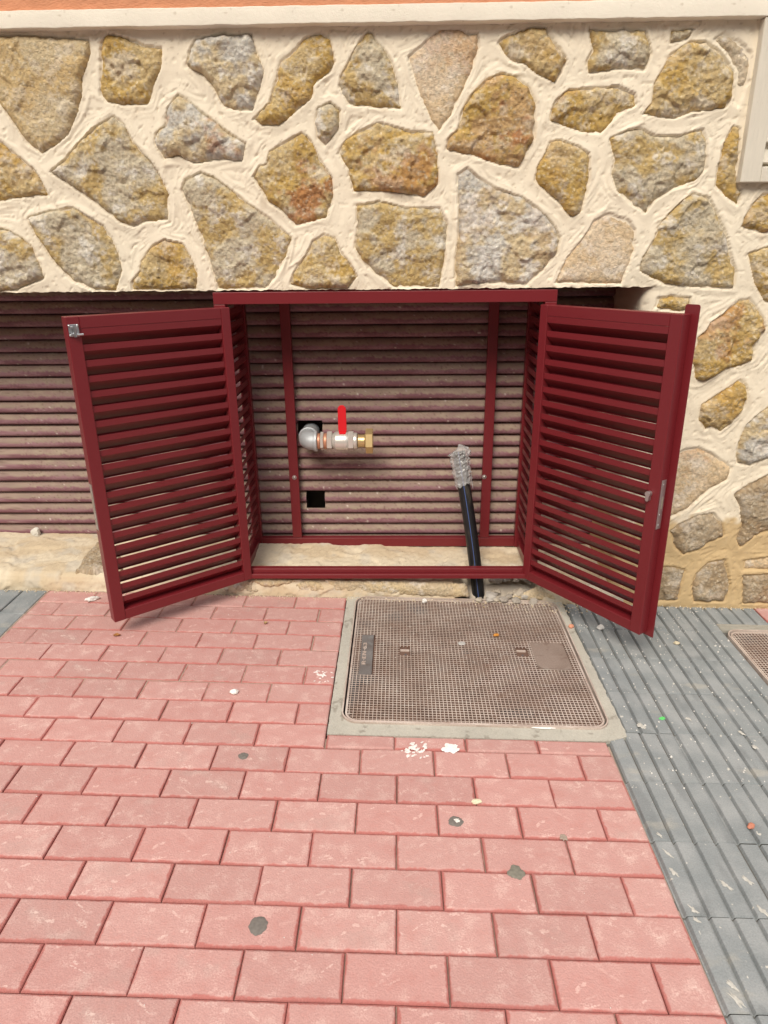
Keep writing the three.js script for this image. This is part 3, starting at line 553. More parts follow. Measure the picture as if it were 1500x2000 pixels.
const right = door(1, [0.791, -0.900], THREE.MathUtils.degToRad(-54.28), 'active door leaf with lock cylinder, lock plate and overlap strip');
{ // zinc bolt on the left leaf
  const parts = [new RoundedBoxGeometry(0.030, 0.036, 0.0025, 2, 0.001).translate(0, 0, 0.0013), new THREE.CylinderGeometry(0.0045, 0.0045, 0.034, 14).translate(0.001, -0.002, 0.008), new RoundedBoxGeometry(0.022, 0.006, 0.010, 2, 0.001).translate(0, 0.010, 0.006), new RoundedBoxGeometry(0.022, 0.006, 0.010, 2, 0.001).translate(0, -0.010, 0.006), new THREE.CylinderGeometry(0.003, 0.0034, 0.018, 12).rotateZ(Math.PI / 2).translate(0.014, -0.012, 0.012)];
  for (const [x, y] of [[-0.012, 0.014], [0.012, 0.014], [-0.012, -0.014], [0.012, -0.014]]) parts.push(new THREE.SphereGeometry(0.0034, 10, 8).scale(1, 1, 0.6).translate(x, y, 0.003));
  left.p('bolt_latch', mergeGeometries(parts.map(g => { const q = g.index ? g.toNonIndexed() : g; return q; })).translate(-0.522, 0.993, 0), M.zinc);
  const sp = [box(-DW - 0.0016, -DW, 0.345, 0.505, -0.031, -0.009, 0.0006)]; left.p('strike_plate', sp[0], M.steel);
  left.p('strike_slot', box(-DW - 0.0022, -DW - 0.0012, 0.405, 0.475, -0.026, -0.016, 0), M.core);
  left.p('strike_slot', box(-DW - 0.0022, -DW - 0.0012, 0.362, 0.385, -0.026, -0.016, 0), M.core);
}
{ // lock and overlap strip on the right leaf
  right.p('overlap_strip', (() => { const s = new THREE.Shape(), w = 0.045, y0 = -0.012, y1 = 1.058, r = 0.008; s.moveTo(0, y0); s.lineTo(w, y0); s.lineTo(w, y1 - r); s.quadraticCurveTo(w, y1, w - r, y1); s.lineTo(r, y1); s.quadraticCurveTo(0, y1, 0, y1 - r); s.closePath(); return new THREE.ExtrudeGeometry(s, { depth: 0.002, bevelEnabled: true, bevelSize: 0.0006, bevelThickness: 0.0006, bevelSegments: 2 }); })().translate(DW - 0.022, 0, -DT - 0.0035));
  right.p('lock_plate', box(DW, DW + 0.0018, 0.378, 0.540, -0.031, -0.009, 0.0006), M.steel);
  right.p('latch_slot', box(DW + 0.0012, DW + 0.0024, 0.445, 0.483, -0.025, -0.019, 0), M.core);
  for (const y of [0.390, 0.425, 0.524]) right.p('screw', new THREE.CylinderGeometry(0.0036, 0.0036, 0.0012, 14).rotateZ(Math.PI / 2).translate(DW + 0.0022, y, -0.02), M.zinc);
  const s = new THREE.Shape(); s.absarc(0, 0, 0.0085, -0.9, Math.PI + 0.9, false); s.lineTo(-0.005, -0.018); s.absarc(0, -0.018, 0.005, Math.PI, 2 * Math.PI, false); s.closePath();
  right.p('lock_cylinder', new THREE.ExtrudeGeometry(s, { depth: 0.013, bevelEnabled: true, bevelSize: 0.0006, bevelThickness: 0.0006, bevelSegments: 2, curveSegments: 16 }).translate(0.511, 0.492, 0), M.steel);
}

// ---------------------------------------------------------------- ball valve on its elbow
const valve = thing('ball_valve', 'ball valve with red lever on a galvanised elbow, brass nut at its end', 'valve', [0, 0.583, -1.12]);
{
  const galv = std([0.56, 0.60, 0.63], 0.38, { metalness: 0.35, bumpMap: fineTex, bumpScale: 0.0006 }), nickel = std([0.74, 0.71, 0.66], 0.32, { metalness: 0.5 }), copper = std([0.62, 0.30, 0.19], 0.5, { metalness: 0.45 }), brass = std([0.66, 0.49, 0.24], 0.36, { metalness: 0.6 });
  const lat = (prof, seg = 40) => new THREE.LatheGeometry(prof.map(([x, r]) => new THREE.Vector2(r, x)), seg).rotateZ(-Math.PI / 2);
  const hex = (x0, x1, r, rot = 0.2) => { const s = new THREE.Shape(); for (let i = 0; i < 6; i++) { const a = i / 6 * Math.PI * 2 + rot; s[i ? 'lineTo' : 'moveTo'](Math.cos(a) * r, Math.sin(a) * r); } s.closePath(); return new THREE.ExtrudeGeometry(s, { depth: x1 - x0 - 0.004, bevelEnabled: true, bevelSize: 0.002, bevelThickness: 0.002, bevelSegments: 2 }).rotateY(Math.PI / 2).translate(x0 + 0.002, 0, 0); };
  const c = new THREE.CatmullRomCurve3([[-0.064, 0, -0.17], [-0.064, 0, -0.085], [-0.064, 0, -0.05], [-0.060, 0, -0.024], [-0.046, 0, -0.007], [-0.030, 0, -0.001], [-0.022, 0, 0]].map(p => new THREE.Vector3(...p)));
  mesh('elbow', new THREE.TubeGeometry(c, 40, 0.0365, 32), galv, valve);
  mesh('elbow_bead', lat([[-0.034, 0.036], [-0.034, 0.040], [-0.030, 0.0415], [-0.022, 0.0415], [-0.0195, 0.040], [-0.0195, 0.028]]), galv, valve);
  mesh('elbow_bead', new THREE.TorusGeometry(0.037, 0.004, 10, 32).translate(-0.064, 0, -0.07), galv, valve);
  mesh('thread_ring', lat([[-0.020, 0.0], [-0.020, 0.0305], [-0.0165, 0.0318], [-0.0135, 0.0305], [-0.010, 0.0318], [-0.007, 0.0305], [-0.0065, 0]]), copper, valve);
  mesh('lock_ring', hex(-0.0065, 0.006, 0.0355, 0.5), nickel, valve);
  mesh('thread_ring', lat([[0.006, 0], [0.006, 0.0305], [0.010, 0.0318], [0.0135, 0.0305], [0.017, 0.0318], [0.020, 0.0305], [0.0205, 0]]), copper, valve);
  mesh('hex_collar', hex(0.020, 0.040, 0.0375, 0.52), nickel, valve);
  mesh('body', lat([[0.038, 0], [0.038, 0.030], [0.046, 0.0315], [0.051, 0.036], [0.057, 0.0385], [0.086, 0.0392], [0.0865, 0.0375], [0.088, 0.0375], [0.0885, 0.0395], [0.104, 0.0390], [0.106, 0.033], [0.106, 0]]), nickel, valve);
  mesh('hex_collar', hex(0.105, 0.126, 0.0375, 0.52), nickel, valve);
  mesh('end_ring', lat([[0.125, 0], [0.125, 0.032], [0.128, 0.0335], [0.137, 0.0335], [0.142, 0.031], [0.142, 0]]), nickel, valve);
  mesh('brass_adapter', lat([[0.141, 0], [0.141, 0.0255], [0.146, 0.0265], [0.150, 0.0255], [0.168, 0.0255], [0.174, 0.029], [0.175, 0]]), brass, valve);
  mesh('brass_nut', hex(0.174, 0.203, 0.0475, 0.25), brass, valve);
  mesh('stem', new THREE.CylinderGeometry(0.009, 0.011, 0.022, 18).translate(0.083, 0.044, 0), nickel, valve);
  const s = new THREE.Shape(); s.moveTo(-0.0125, 0); s.lineTo(0.0125, 0); s.lineTo(0.0148, 0.016); s.lineTo(0.0142, 0.094); s.absarc(0, 0.096, 0.0142, 0, Math.PI, false); s.lineTo(-0.0148, 0.016); s.closePath();
  const lever = mergeGeometries([new THREE.ExtrudeGeometry(s, { depth: 0.005, bevelEnabled: true, bevelSize: 0.002, bevelThickness: 0.002, bevelSegments: 3, curveSegments: 20 }), box(-0.0125, 0.0125, -0.002, 0.003, -0.012, 0.016, 0).toNonIndexed()].map(g => { const q = g.index ? g.toNonIndexed() : g; return q; }));
  mesh('lever', lever.rotateX(0.06).translate(0.083, 0.036, 0.006), std([0.72, 0.012, 0.022], 0.35), valve);
}

// ---------------------------------------------------------------- black water pipe with its end wrapped in film
const pipe = thing('water_pipe', 'black plastic pipe with blue stripe leaning from the ground, end wrapped in clear film', 'pipe', [0.640, -0.03, -0.945]);
{
  const P0 = new THREE.Vector3(0, -0.07, 0.0), P1 = new THREE.Vector3(-0.096, 0.575, -0.150), r = 0.0255;
  const mid = P0.clone().lerp(P1, 0.5).add(new THREE.Vector3(0.006, 0, 0.004)), cv = new THREE.CatmullRomCurve3([P0, mid, P1]);
  const blackTex = tex(256, 256, (u, v) => { const n = fbm(u * 6, v * 6, 4, 4); const c = mix3([0.012, 0.012, 0.013], [0.065, 0.058, 0.045], sst(0.05, 0.4, n)); return c; }, true);
  const geo = new THREE.TubeGeometry(cv, 40, r, 32);
  mesh('tube', geo, std([1, 1, 1], 0.38, { map: blackTex }), pipe);
    const stripe = gridGeo(40, 4, (i, j) => { const p = cv.getPointAt(i / 40), t = cv.getTangentAt(i / 40), toCam = new THREE.Vector3(-0.22, 0.1, 1).addScaledVector(t, -new THREE.Vector3(-0.22, 0.1, 1).dot(t)).normalize(), side = new THREE.Vector3().crossVectors(t, toCam), a = (j / 4 - 0.5) * 0.11 + 0.1; p.addScaledVector(toCam, (r + 0.0003) * Math.cos(a)).addScaledVector(side, (r + 0.0003) * Math.sin(a)); return { p: p.toArray() }; });
  mesh('blue_stripe', stripe, std([0.05, 0.09, 0.25], 0.4), pipe);
  // film: a crumpled sleeve gathered to a peak
  const T = cv.getTangentAt(1), X = new THREE.Vector3(1, 0, 0).addScaledVector(T, -T.x).normalize(), Y = new THREE.Vector3().crossVectors(T, X);
  const film = gridGeo(56, 44, (i, j) => {
    const a = i / 56 * Math.PI * 2, t = j / 44, s = mix(-0.140, 0.022, t), ca = Math.cos(a), sa = Math.sin(a);
    const cr = 0.011 * Math.abs(N(ca * 2.2, sa * 2.2, t * 9)) + 0.007 * Math.abs(N(ca * 5, sa * 5 + 4, t * 16)) + 0.003 * N(ca * 9, sa * 9, t * 26 + 3);
    let q = r + 0.0028 + Math.max(-0.001, cr * (0.6 + 1.4 * t)); q += 0.010 * sst(0.16, 0, t) * Math.max(0, N(ca * 1.5 + 3, sa * 1.5));
    let len = s; if (t > 0.80) { const k = (t - 0.80) / 0.2; q *= mix(1.1, 0.12, k * k); }
    len += (ca * 0.010 - 0.002) * sst(0.7, 0.95, t) + (t < 0.1 ? (0.1 - t) * 0.25 * N(ca * 2, sa * 2, 8) : 0);
    const p = cv.getPointAt(1).addScaledVector(T, len).addScaledVector(X, ca * q * 1.08).addScaledVector(Y, sa * q * (t > 0.85 ? 0.8 : 1)); return { p: p.toArray() };
  });
  mesh('film_wrap', film, new THREE.MeshPhysicalMaterial({ color: rgb(0.97, 0.97, 0.97), roughness: 0.12, transmission: 0.74, thickness: 0, ior: 1.45, side: THREE.DoubleSide }), pipe);
}

// ---------------------------------------------------------------- inspection covers and their cement surrounds
const rustTex = tex(1024, 1024, (u, v) => {
  const n = fbm(u * 5, v * 5, 3, 4), f = N(u * 300, v * 300, 2), g = fbm(u * 22, v * 22, 9, 3), b = fbm(u * 3 + 8, v * 3, 17, 3);
  let c = mix3([0.135, 0.080, 0.060], [0.205, 0.122, 0.090], sst(-0.3, 0.3, g)); c = mix3(c, [0.24, 0.17, 0.13], 0.4 * sst(0.15, 0.45, n)); c = mix3(c, [0.10, 0.115, 0.13], 0.7 * sst(0.22, 0.4, b));
  const q = 1 + 0.35 * f; return [c[0] * q, c[1] * q, c[2] * q];
}, true);
const ribTex = tex(1024, 1024, (u, v) => {
  const n = fbm(u * 6, v * 6, 33, 4), f = N(u * 260, v * 260, 12), g = fbm(u * 26, v * 26, 39, 3);
  let c = mix3([0.47, 0.38, 0.33], [0.64, 0.55, 0.49], sst(-0.3, 0.3, n)); c = mix3(c, [0.34, 0.23, 0.18], 0.5 * sst(0.15, 0.45, g)); c = mix3(c, [0.72, 0.66, 0.6], 0.5 * sst(0.35, 0.55, N(u * 40, v * 40, 8)));
  const q = 1 + 0.2 * f; return [c[0] * q, c[1] * q, c[2] * q];
}, true);
M.rust = std([1, 1, 1], 0.75, { map: rustTex, metalness: 0.15 }); M.rib = std([1, 1, 1], 0.65, { map: ribTex, metalness: 0.15 });
const cementTex = tex(512, 512, (u, v) => { const n = tfbm(u, v, 6, 71, 5), f = tnoise(u, v, 200, 4), k = tfbm(u, v, 18, 77, 3); const g = 0.80 + 0.32 * n + 0.14 * (f - 0.5); let c = [0.52 * g, 0.50 * g, 0.435 * g]; c = mix3(c, [0.25, 0.22, 0.18], 0.6 * sst(0.66, 0.78, k)); return c; }, true, [2, 2]);
M.cement = std([1, 1, 1], 0.92, { map: cementTex, bumpMap: fineTex, bumpScale: 0.0025 });
const rrShape = (x0, x1, y0, y1, r, S = THREE.Shape) => { const s = new S(); s.moveTo(x0 + r, y0); s.lineTo(x1 - r, y0); s.absarc(x1 - r, y0 + r, r, -Math.PI / 2, 0, false); s.lineTo(x1, y1 - r); s.absarc(x1 - r, y1 - r, r, 0, Math.PI / 2, false); s.lineTo(x0 + r, y1); s.absarc(x0 + r, y1 - r, r, Math.PI / 2, Math.PI, false); s.lineTo(x0, y0 + r); s.absarc(x0 + r, y0 + r, r, Math.PI, 1.5 * Math.PI, false); return s; };
const flat = (shape, depth, y) => { const g = new THREE.ExtrudeGeometry(shape, { depth, bevelEnabled: false, curveSegments: 12 }); return g.rotateX(-Math.PI / 2).translate(0, y, 0); };  // shape y -> -z
const font = await new FontLoader().loadAsync('fonts/droid/droid_sans_bold.typeface.json');
function cover(name, label, S, pos, marks, group) {
  const t = thing(name, label, 'manhole cover', [pos[0], gy(pos[0]) + 0.001, pos[1]], group); t.rotation.z = Math.atan(SLOPE);
  const h = S / 2, R = 0.042, ring = rrShape(-h - 0.010, h + 0.010, -h - 0.010, h + 0.010, R + 0.010); ring.holes.push(rrShape(-h - 0.006, h + 0.006, -h - 0.006, h + 0.006, R + 0.006, THREE.Path));
  mesh('outer_frame', flat(ring, 0.04, -0.0345), M.rib, t);
  mesh('plate', flat(rrShape(-h, h, -h, h, R), 0.03, -0.0375).translate(0, 0, 0), M.rust, t);
  const rim = rrShape(-h, h, -h, h, R); rim.holes.push(rrShape(-h + 0.006, h - 0.006, -h + 0.006, h - 0.006, R - 0.006, THREE.Path));
  mesh('rim', flat(rim, 0.0087, -0.0080), M.rib, t);
  const n = Math.round(S / 0.0119), p = S / n, bars = [], tops = [], w = 0.0024, holes = marks.map(m => m.r);
  const inHole = (a, b) => holes.some(q => a > q[0] && a < q[1] && b > q[2] && b < q[3]);
  for (let i = 1; i < n; i++) for (const dir of [0, 1]) {
    const c = -h + i * p, lim = h - 0.006 - Math.max(0, R - 0.008 - (h - Math.abs(c))) * 0.9; let a = null;
    for (let k = 0; k <= n * 2; k++) { const q = -lim + 2 * lim * k / (n * 2), free = dir ? !inHole(q, c) : !inHole(c, q); if (free && a === null) a = q; if ((!free || k === n * 2) && a !== null) { if (q - a > 0.004) { bars.push(dir ? box(a, q, -0.0080, -0.0004, c - w / 2, c + w / 2, 0) : box(c - w / 2, c + w / 2, -0.0080, -0.0002, a, q, 0)); tops.push(dir ? box(a, q, -0.0004, 0.0003, c - w / 2, c + w / 2, 0) : box(c - w / 2, c + w / 2, -0.0002, 0.0006, a, q, 0)); } a = null; } }
  }
  const uvTop = g => { const q = g.attributes.position, u = g.attributes.uv; for (let i = 0; i < q.count; i++) u.setXY(i, q.getX(i), q.getZ(i)); return g; };
  mesh('rib_grid', uvTop(mergeGeometries(bars)), M.rust, t).userData.kind = 'stuff'; mesh('worn_rib_tops', uvTop(mergeGeometries(tops)), M.rib, t).userData.kind = 'stuff';
  for (const m of marks) {
    const [a, b, c, d] = m.r, e = 0.001;
    if (m.kind === 'plaque') { const s = new THREE.Shape(); s.moveTo(a + e, -c - e); s.lineTo(a + e, -d + 0.035); s.quadraticCurveTo(a + 0.008, -d + 0.006, a + 0.03, -d + e); s.lineTo(b - e, -d + e); s.lineTo(b - e, -c - e); s.closePath(); mesh('plaque', uvTop(flat(s, 0.0080, -0.0080)), M.plaqueMat ??= std([0.44, 0.40, 0.38], 0.7, { map: ribTex }), t); }
    if (m.kind === 'key') { mesh('key_hole', box(a + 0.002, b - 0.002, -0.0085, -0.0045, c + 0.002, d - 0.002, 0.001), M.rust, t); mesh('key_bar', box(a + 0.004, b - 0.004, -0.006, 0.0008, (c + d) / 2 - 0.010, (c + d) / 2 - 0.003, 0.0008), M.rib, t); }
    if (m.kind === 'text') {
      mesh('name_plate', uvTop(box(a + e, b - e, -0.0085, -0.0012, c + e, d - e, 0)), std([0.30, 0.33, 0.36], 0.7, { map: ribTex }), t);
      const tg = new TextGeometry('R·EN·63', { font, size: 0.0165, depth: 0.002, curveSegments: 4 }); tg.computeBoundingBox(); const bb = tg.boundingBox; tg.translate(-(bb.min.x + bb.max.x) / 2, -(bb.min.y + bb.max.y) / 2, 0).scale(1.7, 0.8, 1).rotateX(-Math.PI / 2).rotateY(Math.PI / 2).translate((a + b) / 2 - 0.008, -0.0012, (c + d) / 2);
      mesh('raised_lettering', tg, M.rib, t);
    }
  }
  return t;
}
// the cover's own centre is the origin of the marks (x0, x1, z0, z1)
const CVX = 0.531, CVZ = -0.505, CS = 0.775;
const main = cover('manhole_cover', 'square cast iron cover with a fine grid, set in front of the open cabinet', CS, [CVX, CVZ], [
  { kind: 'text', r: [0.172 - CVX, 0.216 - CVX, -0.615 - CVZ, -0.362 - CVZ] }, { kind: 'plaque', r: [0.768 - CVX, 0.888 - CVX, -0.592 - CVZ, -0.42 - CVZ] },
  { kind: 'key', r: [0.306 - CVX, 0.346 - CVX, -0.535 - CVZ, -0.483 - CVZ] }, { kind: 'key', r: [0.712 - CVX, 0.752 - CVX, -0.55 - CVZ, -0.498 - CVZ] }], 'grid covers in the pavement');
cover('manhole_cover', 'square cast iron grid cover sunk among the grey ribbed tiles beside the stone wall', 0.59, [1.816, -0.405], [{ kind: 'plaque', r: [-0.17, -0.05, -0.24, -0.1] }], 'grid covers in the pavement');
const sur = thing('cement_surround', 'pale cement border round the cover in front of the cabinet', 'cement', [0, 0.0, 0]); sur.rotation.z = Math.atan(SLOPE);
{
  const s = new THREE.Shape(), n = 90, pt = []; const edge = [[0.099, 0.057], [0.099, 0.905], [0.955, 0.905], [0.965, 0.085], [0.897, 0.057]];
  for (let i = 0; i < edge.length; i++) { const a = edge[i], b = edge[(i + 1) % edge.length], k = Math.max(2, Math.round(Math.hypot(b[0] - a[0], b[1] - a[1]) / 0.012)); for (let j = 0; j < k; j++) { const x = mix(a[0], b[0], j / k), y = mix(a[1], b[1], j / k), w = i === 2 || i === 3 ? 0.006 : 0.0012; pt.push(new THREE.Vector2(x + w * N(x * 40, y * 40), y + w * N(x * 40, y * 40, 9))); } }
  s.setFromPoints(pt); const h = CS / 2 + 0.0105; s.holes.push(rrShape(CVX - h, CVX + h, -CVZ - h, -CVZ + h, 0.052, THREE.Path));
  mesh('border', flat(s, 0.04, -0.0395), M.cement, sur);
}
const strip = thing('cement_strip', 'narrow pale cement strip behind the cover sunk among the ribbed tiles', 'cement'); strip.rotation.z = Math.atan(SLOPE);
mesh('border', box(1.508, 2.3, -0.04, 0.001, -0.760, -0.712, 0.003), M.cement, strip);

// ---------------------------------------------------------------- small things on the ground
function pebbleGeo(sx, sy, sz, s, det = 2) { const g = new THREE.IcosahedronGeometry(1, det), p = g.attributes.position; for (let i = 0; i < p.count; i++) { const x = p.getX(i), y = p.getY(i), z = p.getZ(i), q = 1 + 0.35 * N(x * 1.3, y * 1.3, z * 1.3 + s) + 0.15 * N(x * 3, y * 3, z * 3 + s); p.setXYZ(i, x * q * sx, y * q * sy, z * q * sz); } g.computeVertexNormals(); return g; }
function lay(name, label, cat, u, v, geo, mat, lift, turn = 0, group) { const q = onGround(u, v); const m = mesh(name, geo, mat, scene); m.position.set(q.x, q.y + lift, q.z); m.rotation.set(0, turn, Math.atan(SLOPE)); return tag(m, label, cat, group); }
const chalk = std([0.80, 0.78, 0.75], 0.9), paint = std([0.86, 0.84, 0.80], 0.7), leafM = std([0.35, 0.15, 0.04], 0.8), gumM = new THREE.MeshStandardMaterial({ vertexColors: true, roughness: 0.7 });
lay('plaster_chunk', 'long white plaster fragment by the wall beside the open left leaf', 'plaster', 180, 1173, pebbleGeo(0.024, 0.010, 0.012, 3), chalk, 0.008, 0.5);
lay('pebble', 'white pebble lying on the red pavers', 'pebble', 458, 1354, pebbleGeo(0.0115, 0.008, 0.011, 8), chalk, 0.006);
lay('pebble', 'cream pebble on a paver joint in front of the cover', 'pebble', 931, 1568, pebbleGeo(0.013, 0.006, 0.007, 12), std([0.72, 0.66, 0.48], 0.9), 0.004, 0.2);
lay('pebble', 'white crumb on the back rim of the grid cover', 'pebble', 829, 1177, pebbleGeo(0.010, 0.009, 0.010, 15), chalk, 0.008);
lay('pebble', 'cream pebble standing against the foot of the stone wall', 'pebble', 1421, 1178, pebbleGeo(0.014, 0.013, 0.010, 19), std([0.72, 0.66, 0.52], 0.9), 0.012);
lay('pebble', 'orange brick crumb at the corner of the cement border', 'brick', 1115, 1226, pebbleGeo(0.011, 0.008, 0.009, 25), std([0.62, 0.28, 0.18], 0.9), 0.006);
lay('pebble', 'white pebble on ribbed tiles under the open right leaf', 'pebble', 1173, 1229, pebbleGeo(0.013, 0.010, 0.010, 29), chalk, 0.008);
lay('pebble', 'tan pebble between two ribs of the grey tiles', 'pebble', 1321, 1258, pebbleGeo(0.010, 0.006, 0.008, 33), std([0.6, 0.53, 0.38], 0.9), 0.005);
lay('brick_crumb', 'small reddish brick splinter on the grey ribbed tiles', 'brick', 1466, 1615, pebbleGeo(0.012, 0.005, 0.007, 41), std([0.5, 0.2, 0.13], 0.9), 0.004, 0.7);
lay('green_scrap', 'tiny bright green plastic scrap on the ribbed tiles', 'scrap', 1293, 1404, pebbleGeo(0.010, 0.002, 0.007, 44), std([0.12, 0.62, 0.16], 0.5), 0.002, 0.4);
{ const m = mesh('plaster_blob', pebbleGeo(0.020, 0.022, 0.012, 61), std([0.66, 0.64, 0.58], 0.9), scene); m.position.set(-1.295, 0.148, -1.225); tag(m, 'grey plaster blob stuck on the sill at the foot of the shutter', 'plaster'); }
function leafGeo(L, W, s) { return gridGeo(8, 6, (i, j) => { const t = i / 8, w = W * Math.sin(Math.PI * Math.min(1, t * 0.95 + 0.03)) ** 0.7, k = (j / 6 - 0.5) * 2; return { p: [(t - 0.5) * L, 0.004 * Math.abs(k) + 0.005 * N(t * 3, k * 2, s) + 0.003, k * w * 0.5] }; }); }
lay('dry_leaf', 'dry orange leaf lying on the grid cover', 'leaf', 969, 1244, leafGeo(0.026, 0.020, 2), std([0.55, 0.24, 0.04], 0.7), 0.002, 0.6);
lay('dry_leaf', 'dry brown leaf curl on the red pavers below the open left leaf', 'leaf', 229, 1243, leafGeo(0.024, 0.014, 5), leafM, 0.001, 0.3);
lay('dry_leaf', 'small tan leaf on the red pavers near the wall', 'leaf', 519, 1219, leafGeo(0.016, 0.013, 8), std([0.45, 0.32, 0.15], 0.8), 0.001, 1.2);
// flattened chewing gum and paint splashes: thin irregular blobs
function smearGeo(rx, rz, s, n, th, col) { const parts = []; seed = s * 977; for (let i = 0; i < n; i++) { const a = rr(0, 6.283), q = Math.sqrt(rnd()), k = rr(0.08, 0.34) * (1.25 - q); parts.push(blobGeo(rx * k, rz * k * rr(0.5, 1), s + i * 1.7, th * rr(0.6, 1.2), col, 0.8).rotateY(rr(-0.6, 0.6)).translate(Math.cos(a) * rx * q, 0.00005 * i, Math.sin(a) * rz * q)); } return mergeGeometries(parts); }
function blobGeo(rx, rz, s, th, col, rag = 0.18, holesN = 0) {
  const nA = 60, nR = 10; const g = gridGeo(nA, nR, (i, j) => { const a = i / nA * Math.PI * 2, t = j / nR, q = 1 + rag * (N(Math.cos(a) * 1.4, Math.sin(a) * 1.4, s) + 0.5 * N(Math.cos(a) * 5, Math.sin(a) * 5, s + 3)), x = Math.cos(a) * rx * q * t, z = Math.sin(a) * rz * q * t; const k = 1 + 0.25 * N(x * 160, z * 160, s); return { p: [x, th * (1 - t ** 4) - 0.0002, z], c: [col[0] * k, col[1] * k, col[2] * k] }; }, (i, j) => holesN && j > 1 && N(Math.cos(i / nA * 6.283) * j * 0.6, Math.sin(i / nA * 6.283) * j * 0.6, s + 9) * 1.2 + j / nR * 0.35 > holesN); return g;
}
const GUM = [0.17, 0.155, 0.14];
lay('gum_stain', 'small dark gum stain on a red paver left of the cover', 'gum', 475, 1477, blobGeo(0.014, 0.013, 1, 0.0016, GUM), gumM, 0.0012);
lay('gum_stain', 'dark gum stain with a pale centre on a red paver', 'gum', 890, 1605, blobGeo(0.0185, 0.0165, 2, 0.0018, GUM), gumM, 0.0012);
lay('gum_core', 'white bit stuck in the middle of a gum stain', 'gum', 893, 1604, blobGeo(0.007, 0.006, 22, 0.0016, [0.7, 0.68, 0.64], 0.5), gumM, 0.0029);
lay('gum_stain', 'greenish gum stain across a paver joint', 'gum', 1008, 1705, blobGeo(0.0185, 0.020, 3, 0.0018, [0.20, 0.19, 0.155], 0.28), gumM, 0.0012);
lay('gum_stain', 'large round dark gum stain on a red paver', 'gum', 504, 1808, blobGeo(0.0195, 0.021, 4, 0.0018, GUM), gumM, 0.0012);
lay('gum_stain', 'small faded gum stain at a paver corner near the ribbed tiles', 'gum', 1100, 1636, blobGeo(0.0095, 0.010, 5, 0.0012, [0.33, 0.27, 0.22], 0.5), gumM, 0.0012);
lay('gum_stain', 'pale grey gum lump on the grid cover', 'gum', 902, 1257, blobGeo(0.013, 0.013, 6, 0.0022, [0.45, 0.44, 0.42]), gumM, 0.0016);
const WHT = [0.86, 0.84, 0.82];
lay('paint_splash', 'solid white paint blot on the paver in front of the cover', 'paint', 881, 1462, blobGeo(0.024, 0.020, 11, 0.0012, WHT, 0.45), gumM, 0.0014, 0.4);
lay('paint_splash', 'broken white paint smear across two pavers in front of the cover', 'paint', 815, 1466, smearGeo(0.046, 0.038, 13, 26, 0.0007, [0.8, 0.76, 0.73]), gumM, 0.0014, 0.5);
lay('paint_splash', 'speckled white paint smear on the pavers beside the cement border', 'paint', 631, 1321, smearGeo(0.036, 0.040, 17, 22, 0.0007, [0.8, 0.74, 0.71]), gumM, 0.0014);
lay('paint_splash', 'thin white paint run along the front rim of the cover', 'paint', 1060, 1423, blobGeo(0.040, 0.005, 19, 0.0014, WHT, 0.4), gumM, 0.004);
// cement splashes on the ribbed tiles
for (const [u, v, a, b, s] of [[1252, 1418, 0.012, 0.02, 51], [1316, 1705, 0.008, 0.02, 53], [1305, 1668, 0.005, 0.018, 54], [1418, 1730, 0.007, 0.02, 57], [1440, 1955, 0.008, 0.026, 58], [1430, 1925, 0.007, 0.015, 59], [1355, 1778, 0.007, 0.015, 61], [1361, 1798, 0.006, 0.012, 62], [1448, 1432, 0.008, 0.014, 63], [1345, 1405, 0.008, 0.012, 64], [1460, 1720, 0.007, 0.02, 65], [1490, 1780, 0.008, 0.02, 66], [1288, 1632, 0.006, 0.012, 67], [1475, 1460, 0.01, 0.012, 68]])
  lay('cement_splash', 'small dried cement splash on the grey ribbed tiles', 'cement', u, v, blobGeo(a * 0.65, b * 0.7, s, 0.0012, [0.5, 0.49, 0.45], 0.9), gumM, 0.0014, 0.5, 'cement splashes on the ribbed tiles');
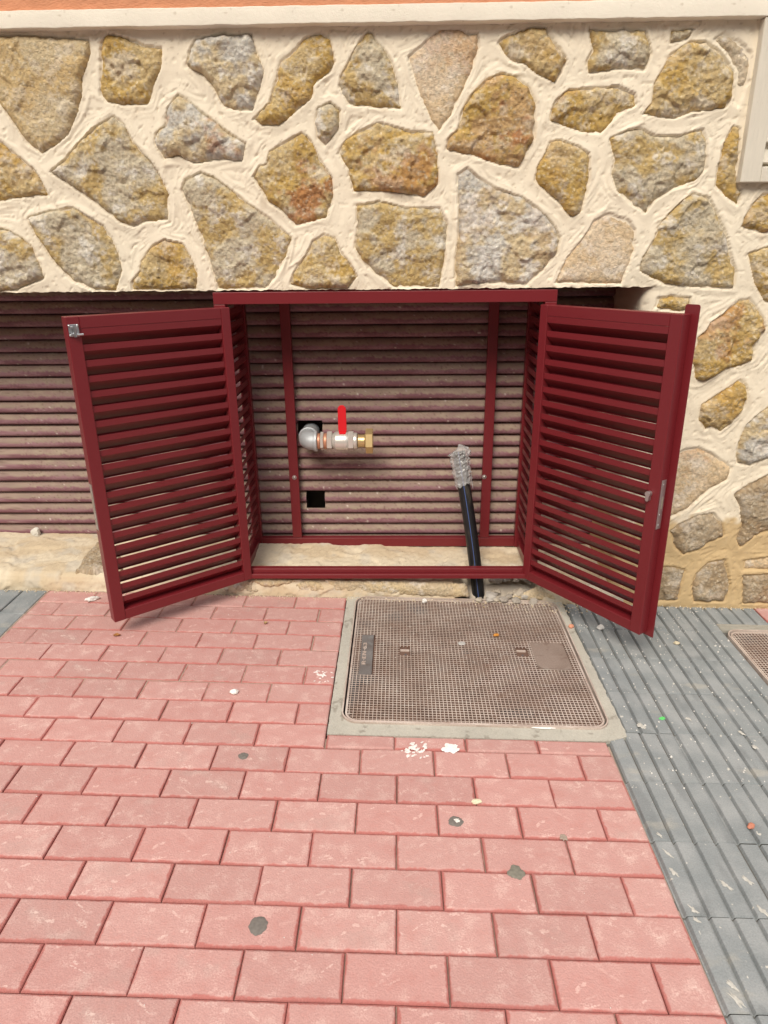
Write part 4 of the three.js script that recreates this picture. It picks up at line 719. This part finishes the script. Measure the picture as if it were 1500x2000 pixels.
// rubble round the pipe
{
  const mats = [std([0.50, 0.45, 0.39], 0.95, { bumpMap: grainTex, bumpScale: 0.002 }), std([0.60, 0.53, 0.43], 0.95, { bumpMap: grainTex, bumpScale: 0.002 }), std([0.62, 0.58, 0.52], 0.95, { bumpMap: grainTex, bumpScale: 0.002 }), std([0.60, 0.24, 0.17], 0.95)];
  const shard = k => { const g = new THREE.IcosahedronGeometry(1, 0), p = g.attributes.position; for (let i = 0; i < p.count; i++) { const x = p.getX(i), y = p.getY(i), z = p.getZ(i), q = 1 + 0.75 * N(x * 1.7 + k, y * 1.7, z * 1.7); p.setXYZ(i, x * q, y * q, z * q); } g.computeVertexNormals(); return g; };
  const shards = [1.3, 7.9, 13.1, 21.7, 30.3].map(shard);
  seed = 4242;
  for (let i = 0; i < 64; i++) {
    const x = rr(0.59, 0.86), z = rr(-1.04, -0.888), k = i === 7 || i === 23 || i === 40 ? 3 : Math.floor(rr(0, 3)), s = rr(0.008, 0.024) * (k === 3 ? 0.6 : 1);
    if (Math.hypot(x - 0.636, z + 0.955) < 0.034 + s) continue;
    const m = mesh('rubble_chunk', shards[i % 5], mats[k], scene); m.scale.set(s * rr(0.8, 1.5), s * rr(0.45, 0.75), s); m.position.set(x, gy(x) + 0.006 + 0.05 * sst(-0.89, -1.00, z) * rr(0.6, 1.1) + s * 0.35, z); m.rotation.set(rr(-0.5, 0.6), rr(0, 6), rr(-0.5, 0.5));
    tag(m, k === 3 ? 'red brick splinter among the rubble round the black pipe' : ['grey', 'tan', 'pale'][k] + ' broken cement lump in the hole round the black pipe', 'rubble', 'rubble round the pipe');
  }
}
// grit: crumbs along the wall foot and scattered over the ribbed tiles
{
  const geo = new THREE.IcosahedronGeometry(1, 0), list = [];
  for (let i = 0; i < 900; i++) { const x = rr(-1.9, 2.2); list.push([x, -0.893 + 0.022 * rnd() ** 2, rr(0.001, 0.0035), 0]); }
  for (let i = 0; i < 420; i++) { const x = rr(0.96, 1.5), z = -0.87 + 1.0 * rnd() ** 1.5; list.push([x, z, rr(0.0008, 0.0028) * (rnd() < 0.08 ? 1.8 : 1), 1]); }
  for (let i = 0; i < 160; i++) list.push([rr(-1.1, 0.9), rr(-0.88, 0.9), rr(0.0006, 0.0016), 1]);
  for (let i = 0; i < 170; i++) list.push([rr(0.60, 1.05), -0.905 + 0.10 * rnd() ** 2, rr(0.001, 0.0042), 0]);
  const im = new THREE.InstancedMesh(geo, std([1, 1, 1], 0.9), list.length), m4 = new THREE.Matrix4(), q = new THREE.Quaternion(), e = new THREE.Euler();
  list.forEach(([x, z, s, k], i) => { e.set(rr(0, 6), rr(0, 6), rr(0, 6)); q.setFromEuler(e); m4.compose(new THREE.Vector3(x, gy(x) + s * 0.35, z), q, new THREE.Vector3(s, s * 0.7, s * rr(0.7, 1.2))); im.setMatrixAt(i, m4); const c = k ? rgb(0.72, 0.70, 0.66) : mix3([0.55, 0.44, 0.28], [0.7, 0.62, 0.48], rnd()); im.setColorAt(i, k ? c : rgb(...c)); });
  im.name = 'grit'; im.castShadow = im.receiveShadow = true; im.userData = { kind: 'stuff', label: 'fine pale grit along the wall foot and over the grey tiles', category: 'grit' }; scene.add(im);
}

renderer.render(scene, camera);
